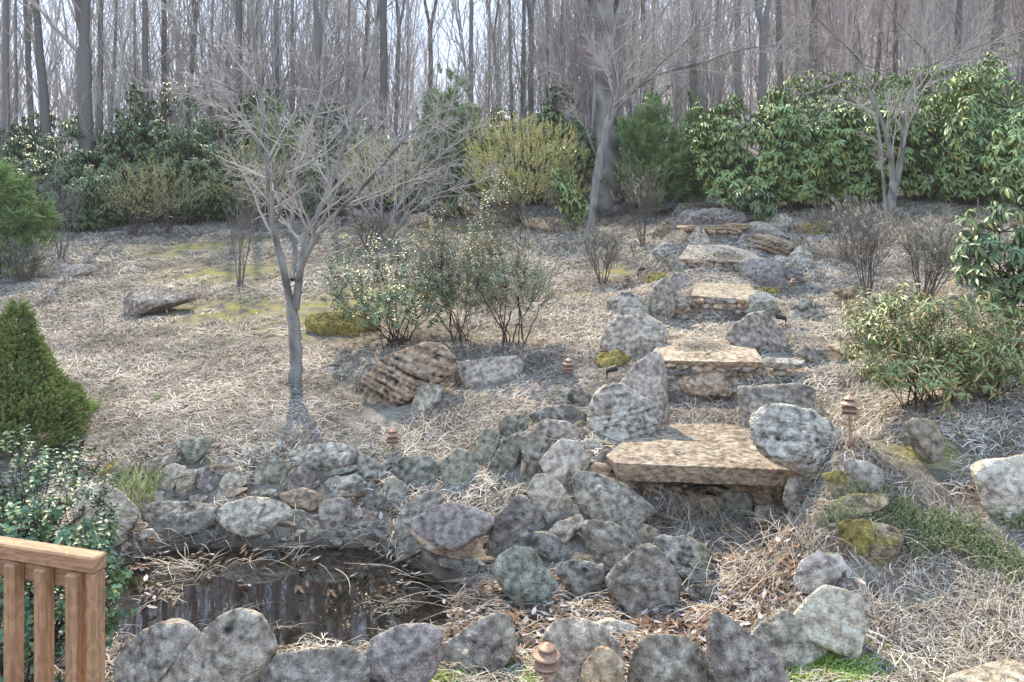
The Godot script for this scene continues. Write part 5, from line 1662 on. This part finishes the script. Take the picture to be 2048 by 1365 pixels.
	shrub("leafy_shrub", "fine-leaved airy shrub right of the dense leafy one", "", f, 190 * d / F, 270 * d / F, {"n": 560, "spray": SPRAY.fine, "mat": M.satin, "stems": 12, "r": 0.009, "twigs": 110, "low": 0.10, "shell": 0.3, "holes": -0.12, "foot": 0.1, "s": 1.0, "lean": 0.05})
	f = S(1035, 690); d = -f.z
	shrub("leafy_shrub", "tall fine-leaved shrub with crooked bare legs", "", f, 210 * d / F, 305 * d / F, {"n": 680, "spray": SPRAY.fine, "mat": M.satin, "stems": 9, "r": 0.012, "twigs": 130, "low": 0.12, "shell": 0.3, "holes": -0.08, "foot": 0.14, "s": 1.05, "lean": -0.03})
	f = S(1850, 815); d = -f.z
	shrub("leafy_shrub", "arching leafy shrub with drooping narrow leaves on right bank", "", f, 285 * d / F, 215 * d / F, {"n": 560, "spray": SPRAY.lance, "mat": M.gloss, "stems": 26, "r": 0.007, "twigs": 120, "low": 0.10, "shell": 0.55, "holes": -0.2, "foot": 0.13, "stem": Color(0.19, 0.11, 0.075), "s": 0.85, "lean": 0.03})
	f = S(1985, 800); d = -f.z
	shrub("leafy_shrub", "low leafy shrub right of the arching one", "", f, 150 * d / F, 120 * d / F, {"n": 130, "spray": SPRAY.lance, "mat": M.gloss, "stems": 12, "r": 0.007, "low": 0.05, "shell": 0.5, "stem": Color(0.19, 0.11, 0.075), "s": 0.85})
	# twiggy azaleas
	var az := "twiggy azaleas on the slope"
	for q in [[1735, 596, 150, 165, 12, "twiggy grey azalea left of its bushier neighbour"], [1850, 610, 170, 150, 14, "bushy grey-green azalea below the right rhododendrons"], [1690, 520, 120, 100, 9, "small grey azalea under small forked tree"], [1930, 570, 140, 110, 10, "grey azalea beside large-leaved rhododendron"], [1205, 572, 90, 96, 9, "dark twiggy azalea left of distant path light"], [1287, 496, 95, 145, 7, "upright azalea with whitish leaf tips left of upper steps"], [735, 500, 120, 70, 10, "low grey azalea at foot of multi-stemmed tree"], [48, 568, 110, 76, 12, "low greenish azalea at far left"]]:
		f = S(q[0], q[1]); d = -f.z
		bare_shrub("azalea", q[5], az, f, q[2] * d / F, q[3] * d / F, q[4], SP.azalea, {"spray": SPRAY.tiny[R.randi() % 2], "mat": M.satin, "s": 1.1, "share": 0.95})
	var bs := "leafless twiggy shrubs on the slope"
	for q in [[120, 522, 130, 180, 9, "leafless shrub with fanned pale twigs at far left"], [480, 574, 100, 190, 8, "leafless shrub with stout stems left of the lichen-barked tree"], [60, 500, 110, 120, 6, "small leafless shrub at the left edge"], [620, 476, 90, 140, 7, "leafless shrub just behind the lichen-barked tree"], [700, 452, 110, 150, 8, "leafless shrub left of the multi-stemmed tree"], [875, 470, 130, 190, 9, "leafless shrub with whitish twigs right of the multi-stemmed tree"], [1110, 470, 60, 110, 5, "thin leafless shrub beside the leggy rhododendron"]]:
		f = S(q[0], q[1]); d = -f.z
		bare_shrub("bare_shrub", q[5], bs, f, q[2] * d / F, q[3] * d / F, q[4], SP.twiggy)
	cone_spruce()
	# holly at the lower left
	d = 4.2
	f = Vector3(X(60, d), H(X(60, d), d), -d)
	shrub("holly_bush", "glossy dark holly bush behind the deck railing", "", f, 0.98, 1.42, {"n": 900, "spray": SPRAY.holly, "mat": M.gloss, "stems": 12, "r": 0.012, "twigs": 160, "low": 0.02, "shell": 0.75, "holes": -0.35, "deep": 0.9, "category": "holly", "outward": 1.0, "s": 1.0})
	juniper()
	# grasses
	var dry := "tufts of dry grass"
	for q in [[865, 850, 180, 0.55, 1.1, 0.20, "dry daylily tuft left of the boulder pile"], [920, 825, 120, 0.45, 1.1, 0.16, "dry grass tuft under the striped rock"], [960, 880, 70, 0.4, 1.2, 0.12, "dry strands draped over the olive stone"], [600, 880, 120, 0.34, 0.6, 0.16, "upright dry grass below the lichen-barked tree"], [545, 870, 70, 0.34, 0.7, 0.12, "brown dry grass left of upright dry grass"], [1790, 1160, 260, 0.34, 0.8, 0.26, "dry grass clump right of rough cream boulder"], [1900, 1190, 300, 0.36, 0.8, 0.30, "wide dry grass clump at lower right"], [1780, 1255, 200, 0.30, 0.6, 0.16, "dry grass clump beside flat-topped beige boulder"], [2000, 1240, 240, 0.34, 0.8, 0.26, "dry grass at the right picture edge"], [1880, 1290, 160, 0.30, 0.9, 0.22, "dry grass above the pinkish flagstone"], [1380, 1050, 200, 0.6, 1.25, 0.28, "heap of dead daylily leaves in the gully"], [1470, 1100, 200, 0.6, 1.25, 0.28, "grey dead leaves heaped at the gully's middle"], [1540, 1140, 150, 0.55, 1.25, 0.25, "dead strands at the gully's lower right"], [1410, 835, 170, 0.4, 1.25, 0.24, "pale dry strands in front of tall riser"], [1470, 850, 120, 0.35, 1.25, 0.22, "dry strands behind the landing slab's right half"], [1440, 668, 90, 0.4, 1.2, 0.25, "dry strands on the second tread"], [120, 570, 110, 0.4, 1.1, 0.22, "pale dry tuft beside far left azalea"], [230, 660, 120, 0.5, 1.1, 0.35, "straggling dry grass right of the dwarf spruce"], [470, 660, 100, 0.5, 1.1, 0.35, "straggling brown grass on the mossy slope"], [1205, 640, 90, 0.25, 0.8, 0.2, "fine tan grass left of large cream boulder"], [1700, 890, 90, 0.35, 1.1, 0.15, "dry strands at foot of the right bank path light"], [1330, 540, 80, 0.4, 1.1, 0.25, "dry tuft behind the tall pale boulder"], [1395, 400, 160, 0.8, 0.5, 0.5, "tall dry grass at the head of the steps"], [1320, 395, 120, 0.8, 0.5, 0.4, "tall dry grass left of steps' head"], [1240, 430, 120, 0.6, 0.7, 0.4, "tan grass at the oak's foot"]]:
		f = S(q[0], q[1])
		grass_clump("dry_grass", q[6], dry, f, q[2], q[3], 0.007 if -f.z < 9 else 0.011, Color(0.27, 0.215, 0.165), Color(0.50, 0.44, 0.37), q[4], q[5])
	f = S(262, 1000)
	grass_clump("iris_clump", "fresh green iris blades behind the pond's left corner", "", f, 170, 0.36, 0.011, Color(0.22, 0.30, 0.09), Color(0.42, 0.42, 0.20), 0.28, 0.22, "iris")
	f = S(178, 832)
	grass_clump("daffodil_tuft", "bright green daffodil tuft right of the dwarf spruce", "", f, 90, 0.26, 0.012, Color(0.20, 0.33, 0.07), Color(0.34, 0.44, 0.12), 0.25, 0.08, "daffodils")
	f = S(313, 802)
	grass_clump("green_tuft", "tiny green tuft alone on the left slope", "", f, 30, 0.12, 0.008, Color(0.17, 0.27, 0.07), Color(0.25, 0.34, 0.10), 0.4, 0.04, "grass")
	f = S(1625, 540)
	grass_clump("green_tuft", "tiny green tuft under the pale pointed boulder", "", f, 40, 0.16, 0.012, Color(0.17, 0.27, 0.07), Color(0.25, 0.34, 0.10), 0.4, 0.07, "grass")

func cone_spruce() -> void:
	R.seed = 91
	var d := 7.5
	var foot := Vector3(X(36, d), H(X(36, d), d), -d)
	var t := thing("dwarf_spruce", "dense cone-shaped dwarf spruce at the left edge", "spruce", foot)
	var b := MB.new()
	b.tube(PackedVector3Array([Vector3(0, -0.05, 0), Vector3(0, 0.7, 0), Vector3(0, 1.4, 0)]), PackedFloat32Array([0.04, 0.025, 0.008]), 7, Color(0.15, 0.11, 0.08), Color(0.15, 0.11, 0.08))
	set_mesh("trunk", b.done(), M.bark, t)
	var h := EYE - (598 - HY) * d / F - foot.y
	var xf := [[], []]
	var cols := [PackedColorArray(), PackedColorArray()]
	for i in 9000:
		var f := 1.0 - sqrt(R.randf())
		var a := R.randf() * TAU
		var lump := 1.0 + N1.get_noise_3d(cos(a) * 9.0, f * 26.0, sin(a) * 9.0) * 0.45
		var r := (0.52 * (1.0 - pow(f, 1.1)) + 0.03) * lump * (1.0 - 0.30 * R.randf() * R.randf()) * (1.12 if cos(a) > 0.6 and f < 0.35 else 1.0)
		if N2.get_noise_3d(cos(a) * 22.0, f * 70.0, sin(a) * 22.0) < -0.14 and R.randf() < 0.85: r *= 0.66
		var out := Vector3(cos(a), 0.75, sin(a))
		var k := R.randi() % 2
		xf[k].append(place(Vector3(cos(a) * r, 0.03 + f * h * 0.97, sin(a) * r), out + Vector3(R.randf_range(-1, 1), R.randf_range(-1, 1), R.randf_range(-1, 1)) * 0.5, R.randf() * TAU, R.randf_range(0.8, 1.35)))
		var g := R.randf_range(0.75, 1.25)
		cols[k].append(Color(g * R.randf_range(0.9, 1.15), g, g * 0.9))
	for k in 2: many("foliage", SPRAY.spruce[k], M.needle, xf[k], cols[k], t)

func juniper() -> void:
	R.seed = 92
	var at := S(1850, 1085)
	var t := thing("creeping_juniper", "grey-green creeping juniper spilling down the right bank", "juniper", at)
	var b := MB.new()
	var xf := [[], []]
	var cols := [PackedColorArray(), PackedColorArray()]
	for run in [[1655, 1052, 1720, 1030], [1720, 1030, 1820, 1045], [1720, 1022, 1800, 1025], [1800, 1050, 1900, 1085], [1810, 1075, 1930, 1110], [1880, 1085, 2000, 1120], [1930, 1100, 2060, 1150], [1840, 1060, 1960, 1085], [1960, 1130, 2080, 1190], [1790, 1090, 1850, 1110], [2000, 1050, 2080, 1070]]:
		var pts := PackedVector3Array()
		var rad := PackedFloat32Array()
		for i in 7:
			var f := i / 6.0
			var p := S(lerpf(run[0], run[2], f), lerpf(run[1], run[3], f) + R.randf_range(-5, 5))
			pts.append(p + Vector3(0, 0.04, 0) - at)
			rad.append(0.008)
		b.tube(pts, rad, 4, Color(0.16, 0.11, 0.08), Color(0.16, 0.12, 0.09))
		for i in 150:
			var f := R.randf() * 6.0
			var k := mini(int(f), 5)
			var p := pts[k].lerp(pts[k + 1], f - k) + Vector3(R.randfn() * 0.09, 0, R.randfn() * 0.05) + at
			p.y = H(p.x, -p.z) + R.randf_range(0.01, 0.07)
			var j := R.randi() % 2
			xf[j].append(place(p - at, Vector3(R.randf_range(-1, 1), 0.9, R.randf_range(-0.4, 1)), R.randf() * TAU, R.randf_range(0.4, 0.75)))
			var g := R.randf_range(0.8, 1.2)
			cols[j].append(Color(g, g, g))
	set_mesh("stem", b.done(), M.bark, t)
	for k in 2: many("foliage", SPRAY.juniper[k], M.needle, xf[k], cols[k], t)

func woods() -> void:
	for line in TREES.split("\n", false): forest_tree(line, "bare trunks of the woods")
	# the far wood behind: slender trees nobody could count
	R.seed = 31
	var kinds := []
	for v in 5:
		var b := MB.new()
		var tips := []
		var Sp: Dictionary = SP.sapling.duplicate()
		if v == 4:
			Sp.col3 = Color(0.46, 0.33, 0.31)
			Sp.col2 = Color(0.41, 0.35, 0.33)
		for k in 2 + v % 2:
			grow(b, Vector3(R.randf_range(-0.5, 0.5), -0.3, R.randf_range(-0.5, 0.5)), Vector3(R.randf_range(-0.14, 0.14), 1, R.randf_range(-0.1, 0.1)).normalized(), R.randf_range(7, 11), R.randf_range(0.018, 0.042), 0, Sp, tips)
		kinds.append(b.done())
	for v in 5:
		var xf := []
		var cols := PackedColorArray()
		var n := 105 if v < 4 else 90
		var guard := 0
		while xf.size() < n and guard < 9000:
			guard += 1
			var d := lerpf(26.0, 95.0, pow(R.randf(), 1.35))
			var px := R.randf_range(-250, 2300)
			if v == 4 and (px < 1080 or d > 50): continue
			if px > 1250 and R.randf() < 0.6: continue
			if px < 1250 and R.randf() < clampf((d - 34.0) / 20.0, 0.0, 0.75): continue
			var x := X(px, d)
			xf.append(Transform3D(Basis(Vector3.UP, R.randf() * TAU).scaled(Vector3.ONE * R.randf_range(0.7, 1.5)), Vector3(x, H(x, d), -d)))
			var g := R.randf_range(0.7, 1.25)
			cols.append(Color(g, g * R.randf_range(0.96, 1.02), g * R.randf_range(0.96, 1.04)))
		var o := many("far_wood", kinds[v], M.twig, xf, cols)
		tag(o, ["grey mass of slender bare saplings filling the woods", "grey thicket of bare stems behind the trunks", "mesh of thin bare trees on the far slope", "haze of bare twigs between the trunks", "reddish budding saplings right of the oak"][v], "woods", "")

func on_rock(x: float, d: float, share: float) -> bool:
	for f in feet:
		var r: float = f.z * share
		if absf(x - f.x) < r and absf(d - f.y) < r: return true
	return false

func litter() -> void:
	R.seed = 51
	# patches of dead needles and straw lying on the ground
	var patch := []
	for v in 5:
		var b := MB.new()
		for i in 46:
			var a := R.randf() * TAU
			if v < 3: a = R.randfn() * 0.7
			var dirv := Vector3(cos(a), 0, sin(a))
			var o := Vector3(R.randf_range(-0.16, 0.16), R.randf_range(0.0, 0.012), R.randf_range(-0.16, 0.16))
			var l := R.randf_range(0.04, 0.20)
			var side := Vector3(-dirv.z, 0, dirv.x)
			var cv := R.randf_range(-0.35, 0.35)
			var p := PackedVector3Array()
			for s in 4:
				var f := s / 3.0
				p.append(o + dirv * l * f + side * cv * l * f * f + Vector3(0, 0.004 + 0.028 * R.randf() * sin(f * PI), 0))
			var c := vary([Color(0.34, 0.30, 0.25), Color(0.56, 0.52, 0.455), Color(0.15, 0.122, 0.098), Color(0.44, 0.40, 0.345)][R.randi() % 4], 0.25)
			b.blade(p, R.randf_range(0.003, 0.0065), side, c, c * R.randf_range(0.8, 1.25))
		for i in 7:   # bits of broken leaf
			var a := R.randf() * TAU
			var al := Vector3(cos(a), R.randf_range(-0.1, 0.3), sin(a)).normalized()
			var c := vary([Color(0.25, 0.16, 0.10), Color(0.36, 0.28, 0.21), Color(0.15, 0.10, 0.07)][R.randi() % 3], 0.25)
			b.leaf(Vector3(R.randf_range(-0.15, 0.15), 0.01, R.randf_range(-0.15, 0.15)), al, (Vector3.UP - al * al.y).normalized(), R.randf_range(0.03, 0.06), 0.022, R.randf_range(-0.3, 0.4), R.randf_range(-0.5, 0.7), c, c * 0.8)
		patch.append(b.done())
	var xf := [[], [], [], [], []]
	var cols := [PackedColorArray(), PackedColorArray(), PackedColorArray(), PackedColorArray(), PackedColorArray()]
	var d := 4.0
	while d < 27.0:
		var step := 0.13 * maxf(1.0, d / 8.0)
		var half := d * 0.86 + 0.5
		var x := -half
		while x < half:
			x += step
			var xx := x + R.randf_range(-0.5, 0.5) * step
			var dd := d + R.randf_range(-0.5, 0.5) * step
			var h := H(xx, dd)
			if h < 0.03 and R.randf() < 0.96: continue
			if on_rock(xx, dd, 0.85): continue
			var ms := moss_at(xx, dd)
			if R.randf() < ms * 1.1: continue
			if N1.get_noise_2d(xx * 22.0, dd * 22.0) < -0.18 and R.randf() < 0.7: continue
			var k := R.randi() % 5
			var up := HN(xx, dd)
			var s := R.randf_range(0.8, 1.35) * maxf(1.0, d / 9.0)
			# strands lie mostly across the slope
			xf[k].append(place(Vector3(xx, maxf(h, 0.0) + 0.004, -dd), up, R.randfn() * 0.5 + (PI if R.randf() < 0.5 else 0.0), s))
			var g := R.randf_range(0.65, 1.25) * (1.0 + N1.get_noise_2d(xx * 12.0, dd * 12.0) * 0.8)
			cols[k].append(Color(g, g * R.randf_range(0.95, 1.0), g * R.randf_range(0.9, 1.0)))
		d += step
	for k in 5:
		var o := many("straw_litter", patch[k], M.litter, xf[k], cols[k])
		tag(o, ["fine dead needles covering the slope", "straw strands scattered over the slope", "dry needles and leaf bits on the ground", "crossed dry stalks on the ground", "mixed straw and broken leaves on the ground"][k], "litter")
	# curled oak leaves in the stream bed, round the pond and in the gully
	var lf := []
	for v in 3:
		var b := MB.new()
		for i in 5:
			var a := R.randf() * TAU
			var al := Vector3(cos(a), R.randf_range(-0.15, 0.35), sin(a)).normalized()
			var c := vary([Color(0.27, 0.18, 0.12), Color(0.40, 0.32, 0.26), Color(0.17, 0.11, 0.08), Color(0.50, 0.44, 0.40)][R.randi() % 4], 0.25)
			b.leaf(Vector3(R.randf_range(-0.09, 0.09), 0.012 + R.randf() * 0.02, R.randf_range(-0.09, 0.09)), al, (Vector3.UP - al * al.y).normalized(), R.randf_range(0.045, 0.085), R.randf_range(0.026, 0.042), R.randf_range(-0.5, 0.6), R.randf_range(-0.6, 0.9), c, c * 0.75)
		lf.append(b.done())
	var lx := [[], [], []]
	var lc := [PackedColorArray(), PackedColorArray(), PackedColorArray()]
	for i in 5200:
		var px := R.randf_range(180, 1720)
		var row := R.randf_range(1000, 1330)
		var dd := G(px, row)
		var x := X(px, dd)
		var h := H(x, dd)
		var wet := h < 0.0
		if on_rock(x, dd, 0.8): continue
		var keep := 0.10
		if h < 0.22 and px > 900 and row > 1150: keep = 0.95
		if px > 1330 and px < 1600 and row > 1020 and row < 1200: keep = 0.6
		if wet: keep = 0.16 if px > 800 or px < 330 else 0.012
		elif h < 0.09 and px < 800: keep = 0.25
		if R.randf() > keep: continue
		var k := R.randi() % 3
		lx[k].append(place(Vector3(x, maxf(h, 0.003), -dd), HN(x, dd) if not wet else Vector3.UP, R.randf() * TAU, R.randf_range(0.6, 1.1)))
		var g := R.randf_range(0.6, 1.25)
		lc[k].append(Color(g, g, g))
	for k in 3:
		var o := many("leaf_litter", lf[k], M.litter, lx[k], lc[k])
		tag(o, ["curled brown oak leaves in the stream bed", "fallen oak leaves round the pond", "crumpled tan leaves along the shore"][k], "leaves")
	# rubble between the boulders
	var rub := []
	for v in 3:
		var pl := PackedFloat32Array()
		for k in 14:
			var q := Vector3(R.randfn(), R.randfn(), R.randfn()).normalized()
			pl.append_array([q.x, q.y, q.z, R.randf_range(0.75, 1.0)])
		rub.append(rock_mesh(pl, Vector3(0.06, 0.035, 0.05), 2, 800 + v, "glt"[v], 16.0))
	var rx := [[], [], []]
	var rc := [PackedColorArray(), PackedColorArray(), PackedColorArray()]
	for i in 900:
		var px := R.randf_range(280, 1330)
		var row := R.randf_range(900, 1200) if px < 950 else R.randf_range(800, 1190)
		if px > 900 and row > 1100 and R.randf() < 0.7: continue
		var dd := G(px, row)
		var x := X(px, dd)
		if H(x, dd) < 0.02 or on_rock(x, dd, 0.7): continue
		var near := false
		for f in feet:
			if Vector2(x - f.x, dd - f.y).length() < f.z * 1.5: near = true
		if not near: continue
		var k := R.randi() % 3
		rx[k].append(place(Vector3(x, H(x, dd) + 0.01, -dd), Vector3(R.randfn() * 0.3, 1, R.randfn() * 0.3), R.randf() * TAU, R.randf_range(0.35, 0.95)))
		var g := R.randf_range(0.5, 0.9)
		rc[k].append(Color(g, g, g))
	for k in 3: tag(many("rubble", rub[k], M.rock, rx[k], rc[k]), ["grey rubble packed between the boulders", "pale rubble packed between the boulders", "tan rubble packed between the boulders"][k], "rubble")
	# long reed strands that lie along the far shore and over the stream bed
	var b2 := MB.new()
	for i in 190:
		var px := R.randf_range(260, 1500)
		var row: float = [1092.0, 1098.0, 1215.0][R.randi() % 3] + R.randfn() * 9.0
		if px > 900: row = 1215.0 + R.randfn() * 28.0
		var dd := G(px, row)
		var x := X(px, dd)
		var a := R.randfn() * 0.5 + (PI if R.randf() < 0.5 else 0.0)
		var l := R.randf_range(0.15, 0.6)
		var p := PackedVector3Array()
		var cv := R.randf_range(-0.4, 0.4)
		var arc := R.randf_range(0.0, 0.09)
		for s in 6:
			var f := s / 5.0
			var qx := x + cos(a + cv * f) * l * f
			var qd := dd + sin(a + cv * f) * l * f
			p.append(Vector3(qx, maxf(H(qx, qd), 0.0) + 0.015 + arc * sin(f * PI), -qd))
		b2.blade(p, R.randf_range(0.005, 0.009), Vector3(-sin(a), 0, -cos(a)), vary(Color(0.34, 0.27, 0.20), 0.3), vary(Color(0.50, 0.44, 0.37), 0.2))
	var o3 := set_mesh("reed_strands", b2.done(), M.straw, null, "stuff")
	tag(o3, "long dead reed strands lying along the shore and stream bed", "reeds")
	# bright groundcover between the front boulders
	var gx := []
	var gc := PackedColorArray()
	var gb := MB.new()
	for i in 14:
		var a := R.randf() * TAU
		var al := Vector3(cos(a), R.randf_range(0.3, 1.2), sin(a)).normalized()
		gb.leaf(Vector3(R.randf_range(-0.03, 0.03), 0, R.randf_range(-0.03, 0.03)), al, (Vector3.UP - al * al.y + Vector3(0.01, 0, 0)).normalized(), R.randf_range(0.015, 0.03), 0.009, 0.2, 0.3, vary(Color(0.22, 0.33, 0.06), 0.25), Color(0.27, 0.38, 0.09))
	for area in [[1660, 1345, 110, 42, 900], [1010, 1320, 90, 34, 420], [850, 1362, 60, 20, 160], [1055, 1345, 30, 30, 140], [1590, 1330, 40, 20, 160]]:
		for i in area[4]:
			var px: float = area[0] + R.randfn() * area[2] * 0.5
			var row: float = area[1] + R.randfn() * area[3] * 0.5
			var dd := G(px, row, 3.0)
			var x := X(px, dd)
			gx.append(place(Vector3(x, H(x, dd), -dd), Vector3.UP, R.randf() * TAU, R.randf_range(0.7, 1.3)))
			var g := R.randf_range(0.7, 1.2)
			gc.append(Color(g * R.randf_range(0.9, 1.3), g, g))
	tag(many("groundcover", gb.done(), M.satin, gx, gc), "bright green groundcover between the front boulders", "groundcover")
